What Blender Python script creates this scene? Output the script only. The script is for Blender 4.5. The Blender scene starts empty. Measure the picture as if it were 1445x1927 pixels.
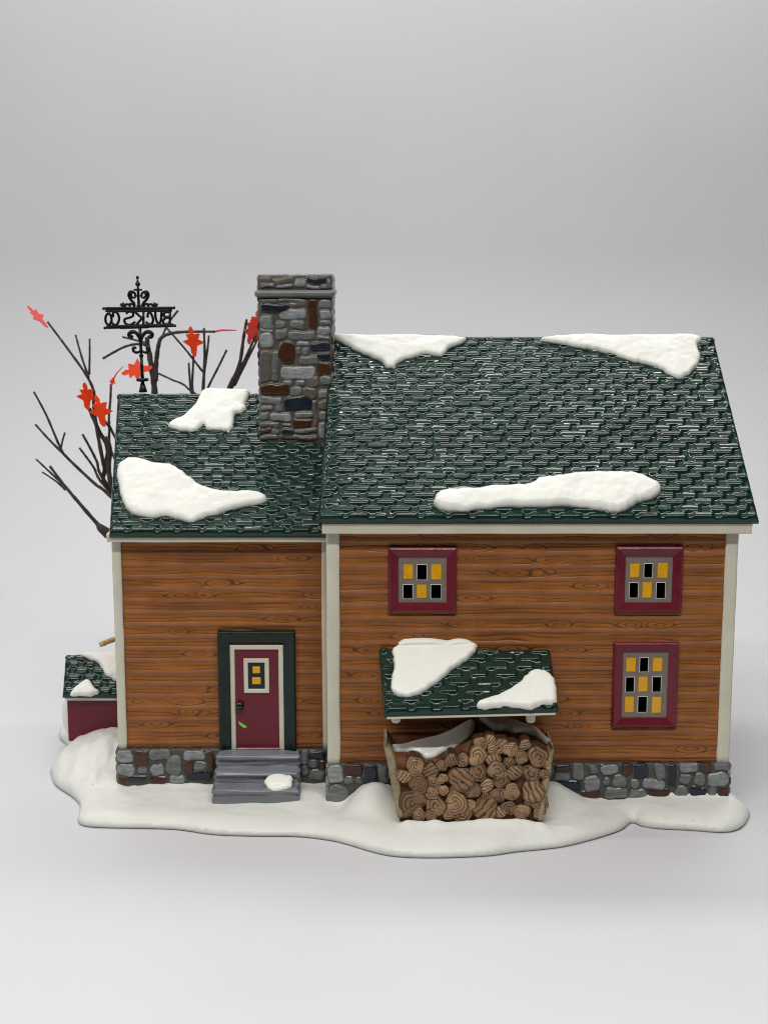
import bpy, math, random
import numpy as np
from mathutils import Vector, Matrix

rnd = random.Random(7)
MM = 0.001
scene = bpy.context.scene
col = scene.collection

# ------------------------------------------------------------------ camera model (millimetres)
D, H, FPX, CX, CY = 457.0, 182.7, 2700.0, 722.5, 963.5
PITCH = math.radians(10.0)
CS, SN = math.cos(PITCH), math.sin(PITCH)

def ray(px, py):
    u = (px - CX) / FPX; v = (CY - py) / FPX
    return np.array([u, CS + v * SN, -SN + v * CS])
EYE = np.array([0.0, -D, H])
def at_y(px, py, y):
    d = ray(px, py); return EYE + d * ((y + D) / d[1])
def at_z(px, py, z):
    d = ray(px, py); return EYE + d * ((z - H) / d[2])
def at_plane(px, py, p, n):
    d = ray(px, py); return EYE + d * (np.dot(np.array(p) - EYE, n) / np.dot(d, n))

# ------------------------------------------------------------------ noise
def vnoise(x, y, seed=0):
    r = np.random.RandomState(seed).rand(128, 128)
    x = np.asarray(x, float); y = np.asarray(y, float)
    xi = np.floor(x).astype(int); yi = np.floor(y).astype(int)
    fx = x - xi; fy = y - yi
    fx = fx * fx * (3 - 2 * fx); fy = fy * fy * (3 - 2 * fy)
    a = r[yi % 128, xi % 128]; b = r[yi % 128, (xi + 1) % 128]
    c = r[(yi + 1) % 128, xi % 128]; d = r[(yi + 1) % 128, (xi + 1) % 128]
    return (a * (1 - fx) + b * fx) * (1 - fy) + (c * (1 - fx) + d * fx) * fy
def fbm(x, y, seed=0, n=3):
    s = 0; t = 0; a = 1.0
    for i in range(n):
        s = s + a * vnoise(x * 2 ** i, y * 2 ** i, seed + i * 17); t += a; a *= 0.5
    return s / t - 0.5
def hash2(a, b, seed=0):
    r = np.random.RandomState(seed + 991).rand(256, 256)
    return r[np.asarray(a, int) % 256, np.asarray(b, int) % 256]
def sstep(a, b, x):
    t = np.clip((x - a) / (b - a), 0, 1); return t * t * (3 - 2 * t)
def blur(Hm, s):
    if s <= 0: return Hm
    k = int(math.ceil(s * 3)); w = np.exp(-0.5 * (np.arange(-k, k + 1) / s) ** 2); w /= w.sum()
    for ax in (0, 1):
        P = np.pad(Hm, [(k, k) if a == ax else (0, 0) for a in (0, 1)], mode='edge')
        o = np.zeros_like(Hm)
        for i, wi in enumerate(w):
            o += wi * (P[i:i + Hm.shape[0], :] if ax == 0 else P[:, i:i + Hm.shape[1]])
        Hm = o
    return Hm

# ------------------------------------------------------------------ materials
def mat(name, base, rough=0.4, spec=0.5, attr=None, var=0.0, vscale=200.0, bump=0.0, bscale=900.0, coat=0.0, speck=0.0, rare=0.86, spot=0.09, sss=0.0, metal=0.0):
    m = bpy.data.materials.new(name); m.use_nodes = True
    nt = m.node_tree; b = nt.nodes['Principled BSDF']
    b.inputs['Roughness'].default_value = rough
    b.inputs['Specular IOR Level'].default_value = spec
    b.inputs['Metallic'].default_value = metal
    b.inputs['Coat Weight'].default_value = coat
    b.inputs['Coat Roughness'].default_value = 0.05
    if sss:
        b.inputs['Subsurface Weight'].default_value = sss
        b.inputs['Subsurface Radius'].default_value = (0.002, 0.0016, 0.001)
    tc = nt.nodes.new('ShaderNodeTexCoord')
    if attr:
        a = nt.nodes.new('ShaderNodeAttribute'); a.attribute_name = attr; c = a.outputs['Color']
    else:
        r = nt.nodes.new('ShaderNodeRGB'); r.outputs[0].default_value = (*base, 1); c = r.outputs[0]
    def noise(sc, det=3):
        n = nt.nodes.new('ShaderNodeTexNoise'); n.inputs['Scale'].default_value = sc; n.inputs['Detail'].default_value = det
        nt.links.new(tc.outputs['Object'], n.inputs['Vector']); return n
    if var:
        n = noise(vscale)
        mr = nt.nodes.new('ShaderNodeMapRange'); mr.inputs[1].default_value = 0.3; mr.inputs[2].default_value = 0.7
        mr.inputs[3].default_value = 1 - var; mr.inputs[4].default_value = 1 + var
        nt.links.new(n.outputs['Fac'], mr.inputs[0])
        mx = nt.nodes.new('ShaderNodeMix'); mx.data_type = 'RGBA'; mx.blend_type = 'MULTIPLY'; mx.inputs[0].default_value = 1
        nt.links.new(c, mx.inputs[6]); nt.links.new(mr.outputs[0], mx.inputs[7]); c = mx.outputs[2]
        mr2 = nt.nodes.new('ShaderNodeMapRange'); mr2.inputs[1].default_value = 0.3; mr2.inputs[2].default_value = 0.7
        mr2.inputs[3].default_value = rough * 0.8; mr2.inputs[4].default_value = min(1, rough * 1.25)
        nt.links.new(n.outputs['Fac'], mr2.inputs[0]); nt.links.new(mr2.outputs[0], b.inputs['Roughness'])
    if speck:
        v = nt.nodes.new('ShaderNodeTexVoronoi'); v.inputs['Scale'].default_value = speck
        nt.links.new(tc.outputs['Object'], v.inputs['Vector'])
        sp = nt.nodes.new('ShaderNodeMapRange'); sp.inputs[1].default_value = spot * 0.33; sp.inputs[2].default_value = spot
        sp.inputs[3].default_value = 1; sp.inputs[4].default_value = 0
        nt.links.new(v.outputs['Distance'], sp.inputs[0])
        sc = nt.nodes.new('ShaderNodeSeparateColor'); nt.links.new(v.outputs['Color'], sc.inputs[0])
        gt = nt.nodes.new('ShaderNodeMath'); gt.operation = 'GREATER_THAN'; gt.inputs[1].default_value = rare
        nt.links.new(sc.outputs[0], gt.inputs[0])
        ml = nt.nodes.new('ShaderNodeMath'); ml.operation = 'MULTIPLY'
        nt.links.new(sp.outputs[0], ml.inputs[0]); nt.links.new(gt.outputs[0], ml.inputs[1])
        m2 = nt.nodes.new('ShaderNodeMath'); m2.operation = 'MULTIPLY'; m2.inputs[1].default_value = 0.6
        nt.links.new(ml.outputs[0], m2.inputs[0])
        mx = nt.nodes.new('ShaderNodeMix'); mx.data_type = 'RGBA'
        mx.inputs[7].default_value = (0.2, 0.18, 0.15, 1)
        nt.links.new(m2.outputs[0], mx.inputs[0]); nt.links.new(c, mx.inputs[6]); c = mx.outputs[2]
    nt.links.new(c, b.inputs['Base Color'])
    if bump:
        n = noise(bscale, 4)
        bp = nt.nodes.new('ShaderNodeBump'); bp.inputs['Strength'].default_value = bump; bp.inputs['Distance'].default_value = 0.0004
        nt.links.new(n.outputs['Fac'], bp.inputs['Height']); nt.links.new(bp.outputs[0], b.inputs['Normal'])
        if coat: nt.links.new(bp.outputs[0], b.inputs['Coat Normal'])
    return m

M = {}
M['roof'] = mat('green_glaze', (0.0060, 0.0265, 0.018), 0.08, 0.44, var=0.25, vscale=120)
M['wood'] = mat('brown_wood_paint', None, 0.40, 0.35, attr='Col', var=0.13, vscale=140, bump=0.05, bscale=1500)
M['stone'] = mat('stone_paint', None, 0.25, 0.45, attr='Col', var=0.14, vscale=400, bump=0.15, bscale=1300)
M['cream'] = mat('cream_trim', (0.63, 0.61, 0.49), 0.4, 0.45, var=0.07, vscale=90, bump=0.06, bscale=700)
M['snow'] = mat('white_snow_glaze', (0.86, 0.86, 0.80), 0.36, 0.45, var=0.02, vscale=150, bump=0.2, bscale=420, speck=320, sss=0.15)
M['base'] = mat('snow_base_bisque', (0.76, 0.765, 0.715), 0.42, 0.4, var=0.035, vscale=60, bump=0.35, bscale=560, speck=210)
M['burgundy'] = mat('burgundy_paint', (0.142, 0.011, 0.023), 0.22, 0.35, var=0.1, vscale=250, bump=0.08, bscale=900)
M['green'] = mat('dark_green_paint', (0.0045, 0.016, 0.013), 0.14, 0.3, var=0.15, vscale=200, bump=0.05)
M['taupe'] = mat('taupe_paint', (0.20, 0.165, 0.135), 0.4, 0.4, var=0.08, vscale=400)
M['white'] = mat('bare_white_ceramic', (0.74, 0.72, 0.68), 0.3, 0.5)
M['yellow'] = mat('yellow_window_paint', (0.74, 0.37, 0.004), 0.28, 0.5, var=0.08, vscale=500)
M['dark'] = mat('painted_inner_shade', (0.004, 0.004, 0.004), 0.9, 0.1)  # black that stands in for the shade inside the hollow house
M['black'] = mat('black_enamel', (0.004, 0.004, 0.0045), 0.35, 0.25, bump=0.1, bscale=900)
M['knob'] = mat('black_gloss', (0.006, 0.006, 0.007), 0.12, 0.6)
M['step'] = mat('grey_step_paint', (0.185, 0.196, 0.222), 0.3, 0.45, var=0.1, vscale=160, bump=0.12, bscale=700)
M['twig'] = mat('brown_twig', (0.050, 0.038, 0.032), 0.65, 0.3, var=0.4, vscale=300, bump=0.6, bscale=1100)
M['leaf'] = mat('red_leaf', (0.90, 0.060, 0.008), 0.5, 0.3, var=0.15, vscale=200)
M['leaf_pale'] = mat('pale_red_leaf', (0.85, 0.075, 0.06), 0.5, 0.3, var=0.15, vscale=200)
M['log'] = mat('log_paint', None, 0.42, 0.4, attr='Col', var=0.2, vscale=400, bump=0.3, bscale=1200)
M['bark'] = mat('orange_bark', (0.120, 0.048, 0.017), 0.6, 0.3, var=0.5, vscale=250, bump=0.5, bscale=700)
M['plank'] = mat('weathered_plank', (0.30, 0.245, 0.15), 0.55, 0.3, var=0.35, vscale=220, bump=0.5, bscale=500)
M['brass'] = mat('dull_brass', (0.42, 0.27, 0.09), 0.4, 0.5, var=0.25, vscale=400, metal=0.5)
M['tape'] = mat('bright_green_tape', (0.22, 0.72, 0.11), 0.4, 0.4)

# ------------------------------------------------------------------ object helpers
ROOTLOC = {}
def link(o, parent=None):
    col.objects.link(o)
    if parent is not None: o.parent = parent
    return o
def thing(name, label, cat, loc):
    o = bpy.data.objects.new(name, None); o.empty_display_size = 0.01
    o.location = Vector(loc) * MM; col.objects.link(o)
    o['label'] = label; o['category'] = cat; ROOTLOC[o.name] = np.array(loc, float)
    return o
def origin(o):
    while o is not None and o.parent is not None: o = o.parent
    return ROOTLOC.get(o.name, np.zeros(3)) if o is not None else np.zeros(3)
def mk(name, verts, faces, m, parent=None, smooth=True, colors=None, mats=None, fmat=None, label=None):
    v = (np.asarray(verts, float) - origin(parent)) * MM
    me = bpy.data.meshes.new(name)
    me.from_pydata(v.tolist(), [], [list(map(int, f)) for f in faces])
    for mm in (mats or [m]): me.materials.append(mm)
    if fmat is not None: me.polygons.foreach_set('material_index', np.asarray(fmat, np.int32))
    me.polygons.foreach_set('use_smooth', np.full(len(me.polygons), smooth, dtype=bool))
    if colors is not None:
        a = me.color_attributes.new('Col', 'FLOAT_COLOR', 'POINT')
        c = np.ones((len(v), 4), np.float32); c[:, :3] = colors; a.data.foreach_set('color', c.ravel())
    me.update(); me.validate()
    o = bpy.data.objects.new(name, me); link(o, parent)
    if label: o['label'] = label
    return o
def bevel(o, w=0.3, seg=2, ang=40):
    b = o.modifiers.new('bevel', 'BEVEL'); b.width = w * MM; b.segments = seg; b.limit_method = 'ANGLE'; b.angle_limit = math.radians(ang)
    n = o.modifiers.new('wn', 'WEIGHTED_NORMAL'); n.keep_sharp = True
    return o

class MB:
    def __init__(s): s.v = []; s.f = []; s.c = []
    def add(s, v, f, c=None):
        n = len(s.v); s.v += [tuple(p) for p in v]; s.f += [tuple(i + n for i in q) for q in f]
        if c is not None: s.c += [tuple(x) for x in (c if hasattr(c[0], '__len__') else [c] * len(v))]
    def box(s, x0, x1, y0, y1, z0, z1):
        v = [(x, y, z) for z in (z0, z1) for y in (y0, y1) for x in (x0, x1)]
        s.add(v, [(0, 2, 3, 1), (4, 5, 7, 6), (0, 1, 5, 4), (2, 6, 7, 3), (0, 4, 6, 2), (1, 3, 7, 5)])
    def tube(s, pts, rad, n=8, cap=True):
        pts = [np.array(p, float) for p in pts]; k = len(pts)
        if not hasattr(rad, '__len__'): rad = [rad] * k
        T = []
        for i in range(k):
            d = pts[min(i + 1, k - 1)] - pts[max(i - 1, 0)]; T.append(d / (np.linalg.norm(d) + 1e-9))
        a = np.array([0, 0, 1.0]) if abs(T[0][2]) < 0.9 else np.array([1.0, 0, 0])
        u = np.cross(T[0], a); u /= np.linalg.norm(u)
        vs = []; fs = []
        for i in range(k):
            u = u - T[i] * np.dot(u, T[i]); u /= (np.linalg.norm(u) + 1e-9); w = np.cross(T[i], u)
            for j in range(n):
                t = 2 * math.pi * j / n; vs.append(pts[i] + rad[i] * (math.cos(t) * u + math.sin(t) * w))
        for i in range(k - 1):
            for j in range(n):
                j2 = (j + 1) % n; fs.append((i * n + j, i * n + j2, (i + 1) * n + j2, (i + 1) * n + j))
        if cap: fs.append(tuple(range(n - 1, -1, -1))); fs.append(tuple((k - 1) * n + j for j in range(n)))
        s.add(vs, fs)
    def lathe(s, cx, cy, prof, n=14):
        k = len(prof); vs = []; fs = []
        for r, z in prof:
            for j in range(n):
                t = 2 * math.pi * j / n; vs.append((cx + r * math.cos(t), cy + r * math.sin(t), z))
        for i in range(k - 1):
            for j in range(n):
                j2 = (j + 1) % n; fs.append((i * n + j, i * n + j2, (i + 1) * n + j2, (i + 1) * n + j))
        fs.append(tuple(range(n - 1, -1, -1))); fs.append(tuple((k - 1) * n + j for j in range(n)))
        s.add(vs, fs)
    def ball(s, c, r, n=12, sq=(1, 1, 1)):
        vs = []; fs = []; m = n // 2 + 1
        for i in range(m + 1):
            a = math.pi * i / m
            for j in range(n):
                b = 2 * math.pi * j / n
                vs.append((c[0] + r * sq[0] * math.sin(a) * math.cos(b), c[1] + r * sq[1] * math.sin(a) * math.sin(b), c[2] + r * sq[2] * math.cos(a)))
        for i in range(m):
            for j in range(n):
                j2 = (j + 1) % n; fs.append((i * n + j, (i + 1) * n + j, (i + 1) * n + j2, i * n + j2))
        s.add(vs, fs)
    def build(s, name, m, parent=None, smooth=True, label=None):
        return mk(name, s.v, s.f, m, parent, smooth, colors=np.array(s.c) if s.c else None, label=label)

def smooth_path(pts, n=5, closed=False):
    P = [np.array(p, float) for p in pts]; k = len(P); out = []
    rng = range(k if closed else k - 1)
    for i in rng:
        g = (lambda j: P[j % k]) if closed else (lambda j: P[min(max(j, 0), k - 1)])
        p0, p1, p2, p3 = g(i - 1), g(i), g(i + 1), g(i + 2)
        for t in np.arange(n) / n:
            out.append(0.5 * (2 * p1 + (p2 - p0) * t + (2 * p0 - 5 * p1 + 4 * p2 - p3) * t * t + (3 * p1 - p0 - 3 * p2 + p3) * t ** 3))
    if not closed: out.append(P[-1])
    return out

def patch(name, P00, P10, P11, P01, hfun, step, m, parent, thick=0.0, cfun=None, holes=(), label=None):
    """A detailed panel on a quad: hfun(u, v, U, V) in mm gives relief along the normal; sides and back close it."""
    P00, P10, P11, P01 = [np.array(p, float) for p in (P00, P10, P11, P01)]
    U = 0.5 * (np.linalg.norm(P10 - P00) + np.linalg.norm(P11 - P01)); V = 0.5 * (np.linalg.norm(P01 - P00) + np.linalg.norm(P11 - P10))
    nu, nv = max(2, int(U / step) + 1), max(2, int(V / step) + 1)
    s, t = np.meshgrid(np.linspace(0, 1, nu), np.linspace(0, 1, nv))
    N = np.cross(P10 - P00, P01 - P00); N /= np.linalg.norm(N)
    Hm = hfun(s * U, t * V, U, V)
    S = s[..., None]; T = t[..., None]
    B = P00 * (1 - S) * (1 - T) + P10 * S * (1 - T) + P11 * S * T + P01 * (1 - S) * T
    verts = (B + N * Hm[..., None]).reshape(-1, 3)
    idx = np.arange(nu * nv).reshape(nv, nu)
    q = np.stack([idx[:-1, :-1], idx[:-1, 1:], idx[1:, 1:], idx[1:, :-1]], -1).reshape(-1, 4)
    if holes:
        cu = (s[:-1, :-1] + s[1:, 1:]) * 0.5 * U; cv = (t[:-1, :-1] + t[1:, 1:]) * 0.5 * V
        k = np.ones(cu.shape, bool)
        for (a, b, c, d) in holes: k &= ~((cu > a) & (cu < b) & (cv > c) & (cv < d))
        q = q[k.ravel()]
    C = None
    if cfun is not None: C = cfun(s * U, t * V, U, V, Hm).reshape(-1, 3)
    if thick:
        loop = np.concatenate([idx[0, :], idx[1:, -1], idx[-1, -2::-1], idx[-2:0:-1, 0]])
        low = (B.reshape(-1, 3)[loop] - N * thick); n0 = len(verts)
        verts = np.concatenate([verts, low]); L = len(loop); r = np.arange(L); r2 = (r + 1) % L
        q2 = np.stack([n0 + r, n0 + r2, loop[r2], loop[r]], -1)
        faces = q.tolist() + q2.tolist()
        if not holes: faces.append([n0 + i for i in range(L - 1, -1, -1)])
        if C is not None: C = np.concatenate([C, C[loop]])
    else: faces = q.tolist()
    return mk(name, verts, faces, m, parent, True, colors=C, label=label)

def sdist(px, py, poly):
    """signed distance (positive inside) and nearest boundary point"""
    P = np.asarray(poly, float); Q = np.roll(P, -1, 0)
    best = np.full(px.shape, 1e18); bx = np.zeros(px.shape); by = np.zeros(px.shape); ins = np.zeros(px.shape, bool)
    for (x0, y0), (x1, y1) in zip(P, Q):
        dx, dy = x1 - x0, y1 - y0; L = dx * dx + dy * dy + 1e-12
        t = np.clip(((px - x0) * dx + (py - y0) * dy) / L, 0, 1)
        cx, cy = x0 + t * dx, y0 + t * dy; d = (px - cx) ** 2 + (py - cy) ** 2
        w = d < best; best = np.where(w, d, best); bx = np.where(w, cx, bx); by = np.where(w, cy, by)
        c = (y0 > py) != (y1 > py)
        ins ^= c & (px < dx * (py - y0) / (dy if abs(dy) > 1e-12 else 1e-12) + x0)
    d = np.sqrt(best); return np.where(ins, d, -d), bx, by

def blob(name, poly, step, hfun, to3d, m, parent, skirt=0.0, inset=0.0, label=None):
    """A rounded lump with a free outline in a local plane; to3d(x, y, h) places it."""
    P = np.asarray(poly, float)
    xs = np.arange(P[:, 0].min() - 2 * step, P[:, 0].max() + 2 * step, step); ys = np.arange(P[:, 1].min() - 2 * step, P[:, 1].max() + 2 * step, step)
    X, Y = np.meshgrid(xs, ys); d, bx, by = sdist(X, Y, P)
    keep = d > -0.55 * step
    idx = np.arange(X.size).reshape(X.shape)
    k = keep[:-1, :-1] & keep[:-1, 1:] & keep[1:, 1:] & keep[1:, :-1]
    q = np.stack([idx[:-1, :-1], idx[:-1, 1:], idx[1:, 1:], idx[1:, :-1]], -1)[k]
    E = {}
    for f in q.tolist():
        for i in range(4):
            a, b = f[i], f[(i + 1) % 4]
            if (b, a) in E: del E[(b, a)]
            else: E[(a, b)] = 1
    bnd = np.array(sorted({a for e in E for a in e}))
    X = X.ravel().copy(); Y = Y.ravel().copy(); d = d.ravel().copy()
    X[bnd] = bx.ravel()[bnd]; Y[bnd] = by.ravel()[bnd]; d[bnd] = 0
    d = np.maximum(d, 0)
    used = np.unique(q); mp = np.full(X.size, -1); mp[used] = np.arange(len(used))
    x, y, dd = X[used], Y[used], d[used]
    verts = to3d(x, y, hfun(x, y, dd)); faces = mp[q].tolist()
    if skirt:
        eb = [(mp[a], mp[b]) for (a, b) in E]; bi = sorted({a for e in eb for a in e}); lo = {a: len(verts) + i for i, a in enumerate(bi)}
        cx, cy = P.mean(0)
        lx, ly = x[bi].copy(), y[bi].copy()
        nxt = {a: b for a, b in eb}; prv = {b: a for a, b in eb}
        for i, a in enumerate(bi):
            b, c = nxt.get(a, a), prv.get(a, a); tx, ty = x[b] - x[c], y[b] - y[c]; L = math.hypot(tx, ty) + 1e-9
            lx[i] += -ty / L * inset; ly[i] += tx / L * inset
        verts = np.concatenate([verts, to3d(lx, ly, np.full(len(bi), -skirt))])
        faces += [(b, a, lo[a], lo[b]) for a, b in eb]
    return mk(name, verts, faces, m, parent, True, label=label)

# ------------------------------------------------------------------ relief generators
def shingles(seed, p=2.75, w=8.4, amp=0.86, edge=1.3):
    def h(u, v, U, V):
        vv = v + 0.6 * fbm(u / 20, v / 12, seed, 2) + 0.25
        r = np.floor(vv / p); s = vv / p - r
        uu = u + (r % 2) * w * 0.5 + 1.6 * fbm(u / 22, v / 14, seed + 5, 2)
        uu = uu + (hash2(r, 3, seed) - 0.5) * 1.6
        c = np.floor(uu / w)
        def bound(k): return (k + 0.30 * (hash2(r, k, seed + 1) - 0.5)) * w
        c = np.where(uu < bound(c), c - 1, c); c = np.where(uu >= bound(c + 1), c + 1, c)
        a, b = uu - bound(c), bound(c + 1) - uu
        j1, j2, j3 = hash2(r, c, seed + 2), hash2(r, c, seed + 3), hash2(r, c, seed + 4)
        x0 = np.abs((a - b) / 2); hx = (a + b) / 2 - 0.50 - 0.70 * j1
        y0 = s * p - 0.22 - 0.25 * j2 - 0.45 * sstep(hx - 1.1, hx, x0) - 0.10 * (j3 - 0.5) * (a - b) / w
        T = sstep(0.0, 0.55, y0) * sstep(0.0, 0.7, hx - x0)
        dip = 0.60 + 0.40 * sstep(0.0, 0.55, (1 - s) * p)
        hm = amp * ((1 + 0.35 * (j2 - 0.5) - 0.45 * s) * T * dip + (1 - T) * (0.12 - 0.40 * s))
        hm = blur(hm, 1.0) + 0.05 * fbm(u / 3.5, v / 3.5, seed + 8, 2)
        e = np.minimum(np.minimum(u, U - u), np.minimum(v, V - v))
        hm = hm * sstep(0.2, 1.3, e)
        return hm - edge * (1 - np.sqrt(1 - (1 - np.clip(e / edge, 0, 1)) ** 2))
    return h

def grain(seed, pitch=4.25, knots=1.0):
    """carved clapboards: smooth raised ridges between bands of cut grain"""
    st = {}
    def calc(u, v, U, V):
        vv = v + 0.45 * fbm(u / 34, v / 9, seed, 2)
        r = np.floor(vv / pitch); s = vv / pitch - r
        ridge = np.exp(-((s - 0.5) / (0.14 + 0.03 * vnoise(u / 12, r * 3.1, seed + 9))) ** 4)
        # grain field per board, boards centred between the ridges
        rb = np.floor(vv / pitch + 0.5); sb = vv / pitch + 0.5 - rb
        f = sb * 3.5 + 1.5 * fbm(u / 19 + rb * 7.3, sb * 1.1 + rb * 3.7, seed + 3, 2) + 0.22 * fbm(u / 4 + rb, sb * 2, seed + 13, 2)
        g = np.zeros_like(u)
        rr = np.random.RandomState(seed)
        kn = []
        for b in range(-1, int(V / pitch) + 2):
            for i in range(rr.poisson(knots * U / 75.0)):
                kn.append((rr.uniform(2, U - 2), b, rr.uniform(0.4, 0.6), rr.uniform(4.0, 7.5)))
        for (ku, b, ks, L) in kn:
            q = np.sqrt(((u - ku) / L) ** 2 + ((sb - ks) * pitch / 1.7) ** 2 * 1.0)
            k = np.where(rb == b, sstep(1.25, 0.75, q), 0)
            f = f * (1 - k) + k * (q * 2.1 + 0.3 + 0.25 * fbm(u / 3, v / 2, seed + 21, 2))
        fr = f - np.floor(f); dist = np.minimum(fr, 1 - fr)
        gu = np.abs(np.gradient(f, axis=0)) + np.abs(np.gradient(f, axis=1)) + 1e-3
        line = 1 - sstep(0.03, 0.17, dist)
        strength = sstep(0.25, 0.6, vnoise(u / 7 + rb * 5, f * 0.9, seed + 31) + 0.15)
        line = line * (0.35 + 0.65 * strength) * (1 - ridge)
        return ridge, line, rb, f
    def h(u, v, U, V):
        ridge, line, rb, f = calc(u, v, U, V); st['d'] = (ridge, line, rb, f)
        return blur(blur(0.36 * ridge, 1.6) - 0.20 * line, 0.5) + 0.06 * fbm(u / 5, v / 2, seed + 40, 2)
    def c(u, v, U, V, Hm):
        ridge, line, rb, f = st['d']
        b1 = np.array([0.350, 0.122, 0.019]); b2 = np.array([0.235, 0.075, 0.013]); pk = np.array([0.285, 0.115, 0.053]); dk = np.array([0.070, 0.022, 0.007])
        t = np.clip(0.5 + 1.5 * fbm(u / 18, v / 3.5, seed + 50, 3) + 0.5 * fbm(u / 3, v / 0.7, seed + 53, 2), 0, 1)[..., None]
        C = b1 * t + b2 * (1 - t)
        C = C * (1 - 0.85 * ridge[..., None]) + pk * 0.85 * ridge[..., None]
        L = (np.clip(blur(line, 0.4), 0, 1) * 0.80)[..., None]
        C = C * (1 - L) + dk * L
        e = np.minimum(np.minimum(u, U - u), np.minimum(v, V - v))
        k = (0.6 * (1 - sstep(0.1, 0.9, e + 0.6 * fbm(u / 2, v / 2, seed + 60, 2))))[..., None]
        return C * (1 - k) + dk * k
    return h, c

SCOL = {'g': (0.142, 0.149, 0.147), 'l': (0.245, 0.258, 0.264), 'b': (0.056, 0.021, 0.010), 'n': (0.012, 0.017, 0.030), 'd': (0.115, 0.102, 0.083)}
def stones(rects, seed, amp=0.55, mortar=(0.092, 0.084, 0.068), R=0.8, rnd_=0.65, wob=0.8, gap=0.12):
    """rects: (u0, v0, u1, v1, kind) in mm in the panel"""
    st = {}
    def h(u, v, U, V):
        wu = u + wob * fbm(u / 3.2, v / 3.2, seed, 2); wv = v + wob * fbm(u / 3.2 + 9, v / 3.2, seed + 3, 2)
        Hm = np.zeros_like(u); best = np.full(u.shape, -9.0); ki = np.full(u.shape, -1)
        for i, (a, b, c, d, k) in enumerate(rects):
            hx, hy = (c - a) / 2 - gap, (d - b) / 2 - gap; r = min(hx, hy) * rnd_
            ang = (hash2(i, 7, seed) - 0.5) * 0.22
            x0, y0 = wu - (a + c) / 2, wv - (b + d) / 2
            x = np.abs(x0 * math.cos(ang) + y0 * math.sin(ang)); y = np.abs(-x0 * math.sin(ang) + y0 * math.cos(ang))
            qx, qy = x - hx + r, y - hy + r
            sd = -(np.hypot(np.maximum(qx, 0), np.maximum(qy, 0)) + np.minimum(np.maximum(qx, qy), 0) - r)
            w = sd > best; best = np.where(w, sd, best); ki = np.where(w, i, ki)
        t = np.clip(best / R, 0, 1); Hm = amp * np.sqrt(1 - (1 - t) ** 2) * (best > 0)
        st['d'] = (best, ki)
        Hm = Hm + (best > 0) * (0.12 * fbm(u / 1.6, v / 0.8, seed + 5, 2) + 0.25 * (hash2(ki, 5, seed) - 0.5) * amp)
        e = np.minimum(np.minimum(u, U - u), np.minimum(v, V - v))
        return blur(Hm, 0.7) - 0.6 * (1 - np.sqrt(1 - (1 - np.clip(e / 0.6, 0, 1)) ** 2))
    def c(u, v, U, V, Hm):
        best, ki = st['d']
        tab = np.array([SCOL[r[4]] for r in rects]); C = tab[ki]
        C = C * (0.85 + 0.3 * hash2(ki, 11, seed))[..., None]
        br = np.clip(0.5 + 1.6 * fbm(u / 2.4, v / 0.45, seed + 9, 3), 0, 1)[..., None]      # dry-brushed strokes
        light = np.isin(ki, [i for i, r in enumerate(rects) if r[4] in 'lg'])[..., None]
        C = C * np.where(light, 0.72 + 0.6 * br, 0.9 + 0.2 * br)
        t = sstep(0.02, 0.42, best + 0.15 * fbm(u, v, seed + 14, 2))[..., None]
        mo = np.array(mortar)
        return mo * (1 - t) + C * t
    return h, c

def auto_rects(U, V, seed, rw=4.6, rh=3.0):
    rr = random.Random(seed); out = []; v = 0
    while v < V:
        h = min(rr.uniform(0.8, 1.2) * rh, V - v); h = h if h > 1 else 1; u = -rr.uniform(0, 2)
        while u < U:
            w = rr.uniform(0.6, 1.5) * rw; out.append((u, v, u + w, v + h, rr.choice('ggglldbn'))); u += w
        v += h
    return out

# ================================================================== HOUSE
house = thing('house', 'glazed ceramic wooden house with green shingle roofs, stone chimney and snow covered base', 'house', (10, 0, 0))
ML, MR = -18.5, 114.5           # main wing
LL, LR, LY = -90.7, -18.5, 14.0  # side wing
FZ = 17.4                        # top of the stone foundation
MZ, LZ = 96.5, 91.0
RIDGE = 59.0

# windows on the main wing, measured on the wall plane: outer rect (mm), panes
def rect_on(y, x0, y0, x1, y1):
    a = at_y(x0, (y0 + y1) / 2, y)[0]; b = at_y(x1, (y0 + y1) / 2, y)[0]
    t = at_y((x0 + x1) / 2, y0, y)[2]; l = at_y((x0 + x1) / 2, y1, y)[2]
    return a, b, l, t
wins = [rect_on(-1.2, 730.5, 1030, 859.5, 1153), rect_on(-1.2, 1157, 1028.5, 1284, 1153), rect_on(-1.2, 1152, 1209, 1275, 1369)]
FW = 3.35
mh, mc = grain(11, 4.3)
W_x0, W_x1 = ML + 3.4, MR - 3.2
holes = [(a + FW - 0.4 - W_x0, b - FW + 0.4 - W_x0, l + FW - 0.4 - FZ, t - FW + 0.4 - FZ) for a, b, l, t in wins]
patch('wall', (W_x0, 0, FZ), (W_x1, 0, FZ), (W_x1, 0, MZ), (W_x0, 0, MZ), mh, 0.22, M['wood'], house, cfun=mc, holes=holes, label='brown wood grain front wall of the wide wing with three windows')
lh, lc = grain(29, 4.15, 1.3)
patch('wall', (LL + 2.6, LY, FZ), (LR - 1.8, LY, FZ), (LR - 1.8, LY, LZ), (LL + 2.6, LY, LZ), lh, 0.22, M['wood'], house, cfun=lc, label='brown wood grain front wall of the narrow wing with the door')

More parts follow.
